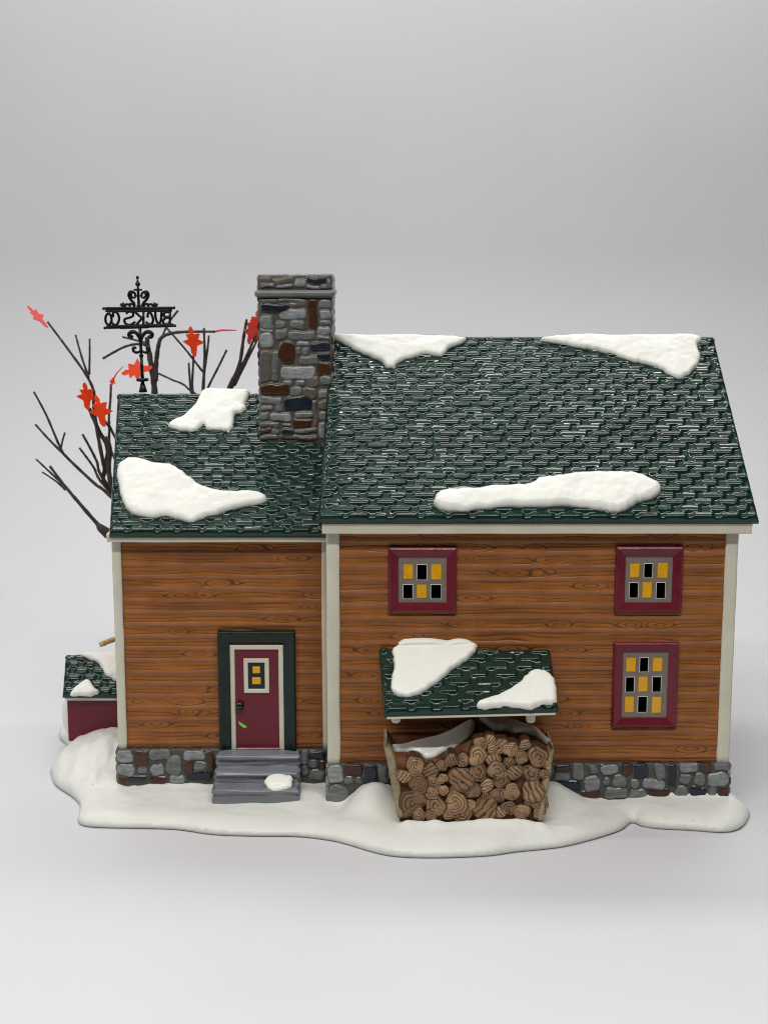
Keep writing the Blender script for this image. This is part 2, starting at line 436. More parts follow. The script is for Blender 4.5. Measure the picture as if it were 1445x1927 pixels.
# gables and backs (plain boards)
def flat_wall(pts, seed, name='wall'):
    mb = MB(); n = len(pts)
    C = (0.27, 0.092, 0.02)
    mb.add(pts, [tuple(range(n))], C)
    return mb.build(name, M['wood'], house, smooth=False)
by = 2 * RIDGE
GM = 96.5 + 0.839 * RIDGE - 1
flat_wall([(MR, 0.0, FZ), (MR, by, FZ), (MR, by, MZ), (MR, RIDGE, GM), (MR, 0.0, MZ)], 1)
flat_wall([(ML, by, FZ), (ML, 0, FZ), (ML, 0, MZ), (ML, RIDGE, GM), (ML, by, MZ)], 2)
flat_wall([(MR, by, FZ), (ML, by, FZ), (ML, by, MZ), (MR, by, MZ)], 3)
lb = 2 * RIDGE - LY
flat_wall([(LL, lb, FZ), (LL, LY, FZ), (LL, LY, LZ), (LL, RIDGE, LZ + 0.839 * (RIDGE - LY) - 1), (LL, lb, LZ)], 4)
flat_wall([(LR, lb, FZ), (LL, lb, FZ), (LL, lb, LZ), (LR, lb, LZ)], 5)

def side_boards(x, y0, y1, z1, seed, flip):
    g, c = grain(seed, 4.3)
    p, q = ((x, y0, FZ), (x, y1, FZ)) if not flip else ((x, y1, FZ), (x, y0, FZ))
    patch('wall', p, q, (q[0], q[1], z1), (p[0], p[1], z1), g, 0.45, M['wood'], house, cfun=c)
side_boards(MR + 0.25, 0.6, by - 0.6, MZ - 0.3, 61, False)
side_boards(LL - 0.25, LY + 0.6, lb - 0.6, LZ - 0.3, 62, True)

# corner posts
def post(x0, x1, y, z0, z1, seed, d=0.9, name='corner_post'):
    rr = random.Random(seed); n = 26; mb = MB(); vs = []; fs = []
    prof = [(0, 1.2), (0, 0.25 - d), (0.3, -d), (0.7, -d), (1, 0.25 - d), (1, 1.2)]
    prof = [(0.0, 1.2), (0.0, 0.35 - d), (0.12, 0.08 - d), (0.3, -d), (0.7, -d), (0.88, 0.08 - d), (1.0, 0.35 - d), (1.0, 1.2)]
    k = len(prof)
    for i in range(n + 1):
        z = z0 + (z1 - z0) * i / n
        a = (float(vnoise(z / 9.0, seed, 3)) - 0.5) * 0.2; b = (float(vnoise(z / 8.0, seed + 7, 4)) - 0.5) * 0.3; a = min(a, 0.05) if seed in (1, 3) else a; b = b * (0.35 if seed == 2 else 1)
        for s, dy in prof: vs.append((x0 + a * (s < 0.5) + (x1 - x0) * s + b * (s >= 0.5), y + dy, z))
    for i in range(n):
        for j in range(k - 1): fs.append((i * k + j, i * k + j + 1, (i + 1) * k + j + 1, (i + 1) * k + j))
    fs.append(tuple(range(k))[::-1]); fs.append(tuple(n * k + j for j in range(k)))
    mb.add(vs, fs); return mb.build(name, M['cream'], house)
post(ML - 0.2, ML + 4.0, 0, FZ - 1.0, MZ, 1, 1.2)
post(MR - 3.8, MR + 0.2, 0, FZ - 0.3, MZ, 2, 1.2)
post(LL - 0.2, LL + 2.8, LY, FZ - 0.8, LZ + 0.5, 3)
post(LR - 2.4, LR - 0.1, LY, FZ - 0.2, LZ + 0.5, 4)

# fascias below the eaves
def fascia(x0, x1, y0, z0, z1, yb, step):
    mb = MB(); n = 50; vs = []; fs = []
    prof = [(yb, z0), (y0 + 0.7 * step, z0), (y0 + 0.35 * step, z0 + 0.3), (y0 + 0.3 * step, z0 + (z1 - z0) * 0.5), (y0 + 0.02, z0 + (z1 - z0) * 0.62), (y0, z1 - 0.2), (y0 + 0.3, z1), (yb, z1)]
    k = len(prof)
    for i in range(n + 1):
        x = x0 + (x1 - x0) * i / n
        for y, z in prof: vs.append((x, y + 0.10 * (float(vnoise(x / 12, y * 3, 5)) - 0.5), z + 0.22 * (float(vnoise(x / 15, z, 8)) - 0.5)))
    for i in range(n):
        for j in range(k): j2 = (j + 1) % k; fs.append((i * k + j, i * k + j2, (i + 1) * k + j2, (i + 1) * k + j))
    fs.append(tuple(range(k - 1, -1, -1))); fs.append(tuple(n * k + j for j in range(k)))
    mb.add(vs, fs); return bevel(mb.build('fascia', M['cream'], house), 0.3)
fascia(ML - 1.4, MR + 3.6, -4.6, 95.6, 100.0, 2.0, 1.0)
fascia(LL - 1.2, LR, LY - 4.2, 90.1, 93.0, LY + 2, 0.6)

# roofs
E_M = at_y(600, 977, -6.5)[2]
mEL, mER = (-21.0, -6.5, E_M), (119.8, -6.5, E_M)
rzM = at_y(800, 632, RIDGE)[2]
mRL, mRR = (at_y(621, 632, RIDGE)[0], RIDGE, rzM), (at_y(1343, 632, RIDGE)[0], RIDGE, rzM)
patch('roof', mEL, mER, mRR, mRL, shingles(3), 0.30, M['roof'], house, thick=2.4, label='front slope of the wide green shingle roof')
patch('roof', (119.8, by + 6.5, E_M), (-21.0, by + 6.5, E_M), (mRL[0], RIDGE + 0.3, rzM), (mRR[0], RIDGE + 0.3, rzM), shingles(5), 0.8, M['roof'], house, thick=2.4)
E_L = at_y(300, 1004, LY - 6)[2]; rzL = at_y(300, 739, RIDGE)[2]
lRl = at_y(221, 739, RIDGE)[0]
patch('roof', (at_y(205, 1004, LY - 6)[0], LY - 6, E_L), (-18.8, LY - 6, E_L), (-18.8, RIDGE, rzL), (lRl, RIDGE, rzL), shingles(8, 2.85, 7.8, 0.86), 0.28, M['roof'], house, thick=2.2, label='front slope of the narrow green shingle roof')
patch('roof', (-18.8, by - LY + 6, E_L), (at_y(205, 1004, LY - 6)[0], by - LY + 6, E_L), (lRl, RIDGE + 0.3, rzL), (-18.8, RIDGE + 0.3, rzL), shingles(9), 0.8, M['roof'], house, thick=2.2)

# chimney
CHY = 39.6
CZ1 = at_y(555, 517, CHY)[2]; CZ0 = 112.0
chx0, chx1 = at_y(488, 680, CHY)[0], at_y(624, 680, CHY)[0]
CHD = 24.0
raw = """265,160,385,235,d 390,170,610,240,d 610,185,725,282,l 725,165,935,242,n 938,190,992,282,g 265,225,410,282,g 415,242,605,284,g 725,245,862,286,g 865,232,938,282,g
270,375,440,425,d 440,375,740,425,g 540,420,740,470,d 748,388,845,700,b 855,395,985,485,g 262,432,560,535,n 450,485,735,595,l 870,495,985,595,l 262,555,390,690,g 413,612,515,683,g 562,602,725,695,g 860,600,985,662,g
832,668,982,760,l 335,650,405,690,g 262,690,400,722,g 408,695,547,803,g 553,712,825,803,g 832,762,982,808,g 262,722,402,895,l 450,812,628,1040,b 635,812,760,866,l 765,820,978,918,n 630,870,682,955,g 688,882,762,955,g 835,930,978,1010,n
262,912,378,1232,d 380,912,452,1222,g 662,962,855,1055,g 820,1018,978,1165,b 472,1062,815,1198,l 485,1200,592,1258,g 625,1198,732,1268,g 740,1168,862,1278,d 870,1165,980,1260,g 262,1238,562,1355,b 565,1268,690,1368,g 693,1278,842,1392,d
262,1372,482,1450,g 500,1368,800,1508,n 262,1462,397,1522,g 408,1442,498,1520,g 368,1532,582,1628,l 262,1530,362,1618,g 620,1528,795,1588,g 585,1592,790,1680,b 795,1400,842,1680,d 262,1632,462,1688,d 488,1638,577,1672,g
262,1695,377,1752,b 382,1692,472,1758,g 482,1688,612,1768,n 618,1688,842,1748,d 264,1758,457,1812,d 468,1763,842,1812,d 850,1300,980,1400,g 850,1410,980,1500,d 850,1510,980,1620,g 850,1630,980,1800,l"""
def conv(raw, s, ox, oy, y, x0, z0):
    out = []
    for tok in raw.split():
        a, b, c, d, k = tok.split(',')
        p = at_y(ox + float(a) / s, oy + float(d) / s, y); q = at_y(ox + float(c) / s, oy + float(b) / s, y)
        out.append((p[0] - x0, p[2] - z0, q[0] - x0, q[2] - z0, k))
    return out
crects = conv(raw, 5.354, 440, 490, CHY, chx0, CZ0)
ch, cc = stones(crects, 5, 0.75, R=0.9, rnd_=0.75, wob=1.1, gap=0.0)
def nh(u, v, U, V): return ch(u, v, U, V)
chim = patch('chimney', (chx0, CHY, CZ0), (chx1, CHY, CZ0), (chx1, CHY, CZ1), (chx0, CHY, CZ1), nh, 0.24, M['stone'], house, cfun=cc, thick=0.8, label='stone chimney of grey, brown and navy stones with a moulded band')
WC, HC = chx1 - chx0, CZ1 - CZ0
for seed, p00, p10 in ((51, (chx1, CHY + 0.4, CZ0), (chx1, CHY + CHD, CZ0)), (52, (chx0, CHY + CHD, CZ0), (chx0, CHY + 0.4, CZ0)), (53, (chx1, CHY + CHD, CZ0), (chx0, CHY + CHD, CZ0))):
    U = math.dist(p00, p10); sh, sc_ = stones(auto_rects(U, HC, seed), seed, 0.6)
    patch('chimney_side', p00, p10, (p10[0], p10[1], CZ1), (p00[0], p00[1], CZ1), sh, 0.4, M['stone'], chim, cfun=sc_, thick=0.8)
th, tcx = stones([(0, 0, 8, 8, 'g'), (8, 0, 17, 7, 'l'), (17, 0, 26, 8, 'd'), (0, 8, 6, 24, 'l'), (19, 8, 26, 24, 'g'), (6, 17, 19, 24, 'd')], 61, 0.5)
patch('chimney_top', (chx0 + 0.4, CHY + 0.4, CZ1 - 0.4), (chx1 - 0.4, CHY + 0.4, CZ1 - 0.4), (chx1 - 0.4, CHY + CHD - 0.4, CZ1 - 0.4), (chx0 + 0.4, CHY + CHD - 0.4, CZ1 - 0.4), th, 0.4, M['stone'], chim, cfun=tcx, thick=0.6)
bz0, bz1 = at_y(555, 560, CHY - 1)[2], at_y(555, 545.5, CHY - 1)[2]
mb = MB(); vs = []; fs = []
bm = [(-0.1, 0), (0.55, 0.1), (0.85, 0.35), (0.9, 0.6), (0.7, 0.82), (0.35, 0.95), (-0.1, 1.0)]
for o_, t_ in bm:
    z = bz0 + (bz1 - bz0) * t_; e = o_ * 1.15 + 0.2
    ring = []
    x0, x1, y0, y1 = chx0 - e, chx1 + e, CHY - e - 0.4, CHY + CHD + e
    r = 0.8
    for cxx, cyy, a0 in ((x1 - r, y0 + r, -90), (x1 - r, y1 - r, 0), (x0 + r, y1 - r, 90), (x0 + r, y0 + r, 180)):
        for a in (0, 30, 60, 90):
            t = math.radians(a0 + a); ring.append((cxx + r * math.cos(t), cyy + r * math.sin(t), z))
    vs += ring
k = 16
for i in range(len(bm) - 1):
    for j in range(k): j2 = (j + 1) % k; fs.append((i * k + j, i * k + j2, (i + 1) * k + j2, (i + 1) * k + j))
mb.add(vs, fs)
M['band'] = mat('grey_band_paint', (0.155, 0.160, 0.162), 0.3, 0.5, var=0.12, vscale=200, bump=0.1)
mb.build('chimney_band', M['band'], chim)

# foundations
FLY = LY - 1.3
fx0 = LL - 0.8
z0 = 0.5
f_l = conv("583,872,690,958,l 705,880,795,985,b 800,865,945,935,g 915,905,1020,1040,g 1030,870,1180,945,l 1190,880,1240,1020,b 583,970,705,1045,l 720,985,790,1035,g 805,970,905,1040,l 1040,950,1095,1035,b 1100,955,1190,1010,g 1060,1010,1230,1085,n 590,1050,650,1100,b 650,1045,785,1085,n 800,1045,915,1095,b 935,1040,1040,1100,l", 3.6125, 60, 1170, FLY, fx0, z0)
f_l += conv("895,1200,960,1340,g 970,1225,1115,1290,n 965,1300,1045,1380,g 1050,1300,1115,1400,b 900,1350,960,1440,g 970,1390,1110,1470,g 200,1250,400,1600,d 450,1250,800,1600,d", 4.817, 380, 1160, FLY, fx0, z0)
fh, fc = stones(f_l, 15, 0.8, (0.066, 0.067, 0.060), 1.0, 0.75, 1.2, -0.12)
def mkfound(name, x0, x1, y, h, c, seed, label):
    def hh(u, v, U, V): return h(u, v, U, V)
    o = patch(name, (x0, y, z0), (x1, y, z0), (x1, y, FZ), (x0, y, FZ), hh, 0.22, M['stone'], house, cfun=c, thick=1.6, label=label)
    return o
mkfound('foundation', fx0, LR, FLY, fh, fc, 1, 'stone foundation strip under the narrow wing')
FMY = -1.3; gx0 = ML - 0.4; gx1 = MR + 0.6
f_m = conv("235,375,430,615,l 440,370,670,515,b 690,400,860,650,n 875,380,990,620,g 440,530,560,620,g 575,530,670,620,g 240,640,480,930,g 1000,375,1200,600,l 1000,600,1200,800,g", 6.568, 580, 1380, FMY, gx0, z0)
f_m += conv("50,200,150,250,b 40,255,150,310,g 160,190,245,305,g 275,205,330,270,g 345,200,465,265,l 480,190,555,270,b 565,195,660,290,n 700,195,780,300,g 785,195,835,340,n 860,185,985,255,l 1000,180,1070,255,b 1085,180,1190,245,g 40,310,210,380,n 230,285,345,375,l 360,285,410,345,g 425,270,520,345,g 540,295,600,360,g 615,300,775,365,l 855,265,940,335,g 950,260,1030,340,g 1045,260,1180,340,l 205,370,340,430,b 370,355,525,430,g 530,365,650,430,g 655,365,800,430,b 830,345,920,430,g 930,350,1040,430,n 1050,345,1105,430,g 1115,340,1185,430,b -200,180,-100,380,g -90,180,30,300,l -300,180,-210,380,d", 3.482, 1030, 1380, FMY, gx0, z0)
mh2, mc2 = stones(f_m, 25, 0.8, (0.066, 0.067, 0.060), 1.0, 0.75, 1.2, -0.12)
mkfound('foundation', gx0, gx1, FMY, mh2, mc2, 2, 'stone foundation strip under the wide wing')
for seed, p, q in ((71, (gx1, FMY, z0), (gx1, by + 1, z0)), (72, (fx0, lb + 1, z0), (fx0, FLY, z0)), (73, (gx0, FLY + 1, z0), (gx0, FMY, z0))):
    U = math.dist(p, q); sh, sc_ = stones(auto_rects(U, FZ - z0, seed), seed, 0.6)
    patch('foundation', p, q, (q[0], q[1], FZ), (p[0], p[1], FZ), sh, 0.4, M['stone'], house, cfun=sc_, thick=1.2)
mb = MB(); mb.box(gx0 + 1, gx1 - 1, by - 1, by + 0.4, 0.5, FZ); mb.box(fx0 + 1, LR, lb - 1, lb + 0.4, 0.5, FZ)
mb.c = [(0.13, 0.13, 0.125)] * len(mb.v)
mb.build('foundation', M['stone'], house, smooth=False)

# windows
def frame_mesh(a, b, l, t, y, rings, m, parent, name, bev=0.22):
    mb = MB(); vs = []
    for ins, dep in rings:
        vs += [(a + ins, y - dep, l + ins), (b - ins, y - dep, l + ins), (b - ins, y - dep, t - ins), (a + ins, y - dep, t - ins)]
    fs = []
    for i in range(len(rings) - 1):
        for j in range(4): j2 = (j + 1) % 4; fs.append((i * 4 + j, i * 4 + j2, (i + 1) * 4 + j2, (i + 1) * 4 + j))
    mb.add(vs, fs); o = mb.build(name, m, parent, smooth=True); return bevel(o, bev, 3, 12)

def lattice(a, b, l, t, y, holes, m_front, m_hole, depth, parent, name, dark):
    """flat panel with square openings; openings listed in `dark` get a bare ceramic rim, deeper sides painted black as shade"""
    xs = sorted({a, b} | {h[0] for h in holes} | {h[1] for h in holes}); zs = sorted({l, t} | {h[2] for h in holes} | {h[3] for h in holes})
    vs = []; fs = []; mi = []; ix = {}
    def V(x, yy, z):
        k = (round(x, 4), round(yy, 4), round(z, 4))
        if k not in ix: ix[k] = len(vs); vs.append((x, yy, z))
        return ix[k]
    for x0, x1 in zip(xs, xs[1:]):
        for q0, q1 in zip(zs, zs[1:]):
            cx, cz = (x0 + x1) / 2, (q0 + q1) / 2
            if any(h[0] < cx < h[1] and h[2] < cz < h[3] for h in holes): continue
            fs.append((V(x0, y, q0), V(x1, y, q0), V(x1, y, q1), V(x0, y, q1))); mi.append(0)
    base = list(vs)
    for i, h in enumerate(holes):
        k = 1 if i in dark else 0; x0, x1, q0, q1 = h; r = 0.16
        n0 = len(vs)
        for (ins, yy) in ((-0.12, y - 0.03), (0.05, y - 0.08), (0.10, y + 0.1), (0.12, y + depth)):
            vs.extend([(x0 + ins, yy, q0 + ins), (x1 - ins, yy, q0 + ins), (x1 - ins, yy, q1 - ins), (x0 + ins, yy, q1 - ins)])
        for g in range(3):
            for j in range(4): j2 = (j + 1) % 4; fs.append((n0 + g * 4 + j, n0 + g * 4 + j2, n0 + g * 4 + 4 + j2, n0 + g * 4 + 4 + j)); mi.append((1 if g == 0 else 2) if k else 0)  # below the rim, interior shade is painted on the opening's sides
        for j in range(4):
            pass
    return mk(name, vs, fs, None, parent, False, mats=[m_front, m_hole, M['dark']], fmat=mi)

WR = [(0.0, -0.2), (0.0, 0.9), (0.25, 1.35), (0.85, 1.7), (1.05, 1.7), (FW - 0.45, 1.05), (FW - 0.05, 0.9), (FW, 0.2)]
WINPX = [
  (rect_on(-0.6, 750.5, 1052, 842, 1137), [[(758.5, 1061.5, 777.5, 1090), (784.5, 1062.5, 803, 1091), (810.5, 1061.5, 831, 1091)], [(758.5, 1100, 776.5, 1126.5), (783.5, 1099.5, 803, 1126), (810.5, 1100, 830, 1126.5)]]),
  (rect_on(-0.6, 1176, 1052, 1266, 1137), [[(1184, 1060, 1203, 1087), (1211, 1060.5, 1227, 1087), (1236, 1058.5, 1256, 1088)], [(1183.5, 1096.5, 1200, 1125), (1207.5, 1095, 1226, 1125.5), (1234, 1096, 1251, 1126)]]),
  (rect_on(-0.6, 1169, 1231.5, 1256, 1351.5), [[(1177, 1237, 1196, 1264.5), (1203, 1237.5, 1219, 1264), (1227, 1237, 1246, 1264)], [(1176.5, 1274, 1192.5, 1302), (1200, 1272.5, 1218.5, 1302), (1227, 1273.5, 1243, 1302)], [(1174.5, 1310, 1192.5, 1341), (1199.5, 1310.5, 1216.5, 1340), (1225, 1310.5, 1244, 1342)]]),
]
WLAB = ['square burgundy window nearest the chimney', 'square burgundy window above the tall one', 'tall burgundy window with nine panes']
for (a, b, l, t), (pr, rows), lab in zip(wins, WINPX, WLAB):
    fr = frame_mesh(a, b, l, t, 0.0, WR, M['burgundy'], house, 'window')
    fr['label'] = lab
    ia, ib, il, it = a + FW, b - FW, l + FW, t - FW
    hs = []; yel = []; drk = []
    for r, row in enumerate(rows):
        for c_, p in enumerate(row):
            h = rect_on(-0.5, *p); (yel if (r + c_) % 2 == 0 else drk).append(len(hs)); hs.append(h)
    lattice(ia - 0.1, ib + 0.1, il - 0.1, it + 0.1, -0.55, hs, M['taupe'], M['white'], 1.5, fr, 'muntin', drk)
    for i in yel:
        x0, x1, q0, q1 = hs[i]; g = MB(); g.box(x0 + 0.05, x1 - 0.05, -0.62, 0.6, q0 + 0.05, q1 - 0.05)
        bevel(g.build('pane', M['yellow'], fr), 0.22, 3)
    g = MB(); g.box(ia - 0.2, ib + 0.2, 4.0, 4.4, il - 0.2, it + 0.2); g.build('shade_backing', M['dark'], fr, smooth=False)  # added black sheet, gives the openings their interior shade
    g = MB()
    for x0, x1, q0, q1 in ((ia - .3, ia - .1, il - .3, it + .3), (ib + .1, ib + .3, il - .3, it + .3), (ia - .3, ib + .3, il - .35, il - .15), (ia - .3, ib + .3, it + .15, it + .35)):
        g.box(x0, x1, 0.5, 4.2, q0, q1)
    g.build('shade_lining', M['dark'], fr, smooth=False)  # added black strips round the opening, painted shade as well

# door
da, db, dl, dt = rect_on(LY - 1.5, 411.5, 1188, 557, 1413)
ya = LY
def three_ring(a, b, l, t, y, rings, m, parent, name, bev=0.25):
    """door casing: open at the bottom"""
    mb = MB(); vs = []
    for ins, dep in rings:
        vs += [(a + ins, y - dep, l), (a + ins, y - dep, t - ins), (b - ins, y - dep, t - ins), (b - ins, y - dep, l)]
    fs = []
    for i in range(len(rings) - 1):
        for j in range(3): fs.append((i * 4 + j, (i + 1) * 4 + j, (i + 1) * 4 + j + 1, i * 4 + j + 1))
    mb.add(vs, fs); return bevel(mb.build(name, m, parent, smooth=True), bev, 3, 12)
wa, wb, wl, wt = rect_on(LY - 0.9, 434.5, 1214.5, 533.5, 1413)
pa, pb, pl, pt = rect_on(LY - 0.7, 443.5, 1223.5, 524.5, 1413)
G = wa - da
door = frame_mesh(pa - 0.3, pb + 0.3, dl, pt + 0.3, ya, [(0.0, -0.3), (0.0, 0.6), (3.0, 0.62), (9, 0.62)], M['burgundy'], house, 'door')
door['label'] = 'burgundy door in a dark green casing'
bpy.data.objects.remove(door)
mb = MB(); mb.box(pa - 0.4, pb + 0.4, ya - 0.55, ya + 0.6, dl + 0.1, pt + 0.4)
door = bevel(mb.build('door', M['burgundy'], house, label='burgundy door with a small green tape scrap, in a dark green casing'), 0.15)
three_ring(da, db, dl, dt, ya, [(0.0, -0.3), (0.0, 1.9), (0.3, 2.35), (0.8, 2.5), (1.1, 2.35), (G * 0.55, 1.75), (G - 0.2, 1.45), (G, 1.2), (G, 0.3)], M['green'], door, 'door_casing')
three_ring(wa - 0.1, wb + 0.1, dl, wt + 0.1, ya, [(0.0, 0.3), (0.0, 0.9), (0.25, 1.0), (pa - wa - 0.1, 0.98), (pa - wa + 0.1, 0.5)], M['cream'], door, 'door_trim', 0.15)
ka, kb, kl, kt = rect_on(LY - 1, 459, 1239.5, 506.5, 1304.5)
na, nb, nl, nt_ = rect_on(LY - 1, 467, 1248.5, 496.5, 1297)
wf = frame_mesh(ka, kb, kl, kt, ya, [(0, 0.3), (0, 1.0), (0.2, 1.12), (1.3, 1.10), (1.45, 0.9), (1.5, 0.4)], M['cream'], door, 'door_window', 0.12)
mb = MB(); mb.box(na - 0.1, nb + 0.1, ya - 0.72, ya + 0.2, nl - 0.1, nt_ + 0.1); mb.build('door_window_panel', M['green'], door, smooth=False)
for p in ((475.5, 1254.5, 489.5, 1267.5), (474.5, 1275, 491, 1288)):
    x0, x1, q0, q1 = rect_on(LY - 1, *p); g = MB(); g.box(x0, x1, ya - 1.05, ya - 0.5, q0, q1); bevel(g.build('door_pane', M['yellow'], door), 0.25, 3)
kp = at_y(451.5, 1328.5, LY - 1.6); mb = MB(); mb.ball((kp[0], LY - 1.5, kp[2]), 1.5, 20, (1, 0.85, 1)); mb.build('knob', M['knob'], door)
mb = MB(); q = [at_y(x, y, LY - 0.62) for x, y in ((449, 1357), (451, 1363.5), (460, 1370.5), (465.5, 1367.5))]
mb.add([(p[0], LY - 0.60, p[2]) for p in q] + [(p[0], LY - 0.72, p[2]) for p in q], [(4, 5, 6, 7), (0, 4, 7, 3), (0, 1, 5, 4), (1, 2, 6, 5), (2, 3, 7, 6)])
mb.build('tape_scrap', M['tape'], door, smooth=False)
mb = MB(); vs = []
for i in range(30):
    x = pa + (pb - pa) * i / 29; vs += [(x, ya - 0.5, dl + 1.0), (x, ya - 1.1 - 0.2 * float(vnoise(i / 3, 2, 9)), dl + 0.45), (x, ya - 1.4, dl - 0.4)]
mb.add(vs, [(i * 3 + j, i * 3 + j + 1, i * 3 + j + 4, i * 3 + j + 3) for i in range(29) for j in range(2)]); mb.build('door_sill', M['burgundy'], door)

# steps
sx0, sx1 = at_y(405, 1460, 5)[0], at_y(565, 1460, 5)[0]
prof = [(LY + 0.5, 17.2), (LY - 2, 17.2)]
for yy, zz, zn in ((7.3, 17.0, 12.9), (2.0, 12.9, 8.9), (-3.0, 8.9, 0.4)):
    prof += [(yy + 1.2, zz + 0.1), (yy + 0.1, zz - 0.15), (yy - 0.35, zz - 0.8), (yy - 0.05, zz - 1.5), (yy + 0.3, zz - 1.9), (yy + 0.4, zz - 2.6)]
    prof += [(yy + 0.3, zn + 0.6), (yy + 0.1, zn + 0.1), (yy - 1.2, zn + 0.05)] if zn > 1 else [(yy + 0.6, 4.0), (yy + 0.5, zn)]
prof = smooth_path([(0, a, b) for a, b in prof], 3)
mb = MB(); n = 60; vs = []; fs = []; k = len(prof)
for i in range(n + 1):
    s = i / n; e = min(s, 1 - s) * (sx1 - sx0)
    for j, p in enumerate(prof):
        x = sx0 + (sx1 - sx0) * s
        w = 0.35 * (float(vnoise(x / 7, j * 0.35, 12)) - 0.5); w2 = 0.3 * (float(vnoise(x / 9, j * 0.3, 15)) - 0.5)
        dr = 0.7 * (1 - math.sqrt(max(0, 1 - (1 - min(e / 0.7, 1)) ** 2)))
        xx = x + 0.45 * math.sin(j * 0.55) * (1 if s < 0.5 else -1) * max(0, 1 - e / 3)
        flare = (0.9 * (1 - j / k)) * (s - 0.5) * 2 * -0.4
        vs.append((xx + flare, p[1] + w + dr, p[2] + w2 - dr * 0.6))
for i in range(n):
    for j in range(k - 1): fs.append((i * k + j, i * k + j + 1, (i + 1) * k + j + 1, (i + 1) * k + j))
fs.append(tuple(range(k))[::-1] ); fs.append(tuple(n * k + j for j in range(k)))
mb.add(vs, fs); stp = mb.build('steps', M['step'], house, label='grey front steps with a small lump of snow')

# ------------------------------------------------------------------ snow on the roofs
def plane_frame(P00, P10, P01):
    P00, P10, P01 = [np.array(p, float) for p in (P00, P10, P01)]
    ux = (P10 - P00); ux /= np.linalg.norm(ux); N = np.cross(ux, P01 - P00); N /= np.linalg.norm(N); uy = np.cross(N, ux)
    return P00, ux, uy, N
def snow_on(frame, pts, parent, hmax=1.5, r=1.7, lift=0.15, seed=0, step=0.42, rough=0.5, label=None, sm=5):
    O, ux, uy, N = frame
    loc = []
    for px, py in pts:
        p = at_plane(px, py, O + N * 0.9, N) - O; loc.append((np.dot(p, ux), np.dot(p, uy)))
    loc = [tuple(p[:2]) for p in smooth_path([(a, b, 0) for a, b in loc], sm, True)]
    loc = [(a + 0.9 * float(fbm(np.array(a / 1.7), np.array(b / 1.7), seed + 40, 2)), b + 0.9 * float(fbm(np.array(a / 1.7 + 5), np.array(b / 1.7), seed + 41, 2))) for a, b in loc]
    def hf(x, y, d):
        t = np.clip(d / r, 0, 1); e = np.sqrt(1 - (1 - t) ** 2)
        return lift + e * (hmax + 1.5 * rough * fbm(x / 6, y / 6, seed, 3) + 0.22 * fbm(x / 1.5, y / 1.5, seed + 4, 2) + 0.5 * (1 - np.exp(-d / 5)))
    def to3d(x, y, h): return O + np.outer(x, ux) + np.outer(y, uy) + np.outer(h, N)
    return blob('snow_patch', loc, step, hf, to3d, M['snow'], parent, skirt=0.5, inset=0.35, label=label)
fM = plane_frame(mEL, mER, mRL)
fL = plane_frame((-90, LY - 6, E_L), (-18.8, LY - 6, E_L), (-90, RIDGE, rzL))
snow_on(fM, [(626, 634), (640, 628), (700, 630), (760, 629), (830, 632), (877, 634), (868, 645), (845, 654), (832, 669), (818, 667), (800, 666), (775, 672), (752, 680), (742, 691), (726, 690), (718, 680), (690, 667), (664, 655), (645, 645)], house, 1.6, 1.5, seed=2, label='ragged snow patch on the ridge beside the chimney')
snow_on(fM, [(1015, 639), (1045, 631), (1090, 629), (1180, 630), (1260, 629), (1310, 631), (1320, 640), (1312, 652), (1318, 668), (1314, 684), (1298, 702), (1280, 712), (1262, 706), (1238, 690), (1215, 684), (1180, 676), (1140, 662), (1100, 655), (1060, 647)], house, 1.7, 1.5, seed=3, label='ragged snow patch on the ridge at the far end')
snow_on(fM, [(816, 938), (824, 926), (846, 920), (890, 919), (925, 914), (985, 911), (1005, 907), (1012, 900), (1050, 895), (1100, 889), (1150, 887), (1195, 889), (1222, 899), (1242, 910), (1243, 925), (1228, 938), (1200, 945), (1185, 955), (1165, 962), (1140, 961), (1100, 955), (1060, 952), (1015, 954), (960, 953), (920, 956), (870, 962), (835, 960), (818, 950)], house, 2.6, 2.6, seed=4, rough=0.7, label='long snow drift along the eave of the wide roof')
snow_on(fL, [(384, 733), (430, 731), (467, 733), (469, 745), (463, 760), (466, 768), (458, 775), (444, 779), (440, 800), (432, 810), (412, 809), (390, 806), (383, 798), (374, 808), (350, 811), (328, 806), (315, 799), (324, 790), (345, 780), (365, 762)], house, 1.5, 1.5, seed=5, label='snow patch on the ridge of the narrow roof')
snow_on(fL, [(220, 890), (224, 872), (240, 861), (262, 861), (285, 868), (322, 873), (345, 886), (368, 905), (390, 917), (430, 924), (470, 923), (495, 928), (503, 938), (492, 948), (470, 950), (440, 957), (415, 966), (385, 973), (362, 982), (340, 978), (315, 971), (285, 974), (258, 968), (240, 958), (230, 940), (224, 915)], house, 2.2, 2.6, seed=6, rough=0.8, label='large drop shaped snow drift on the narrow roof')

# snow lump on the steps
fS = plane_frame((-60, -3.2, 8.6), (-40, -3.2, 8.6), (-60, 2.0, 12.7))
snow_on(fS, [(497, 1466), (502, 1457), (515, 1452), (535, 1452), (548, 1458), (551, 1468), (547, 1478), (535, 1484), (515, 1485), (501, 1479)], stp, 1.0, 1.6, lift=-0.6, seed=8, rough=0.3, step=0.3)

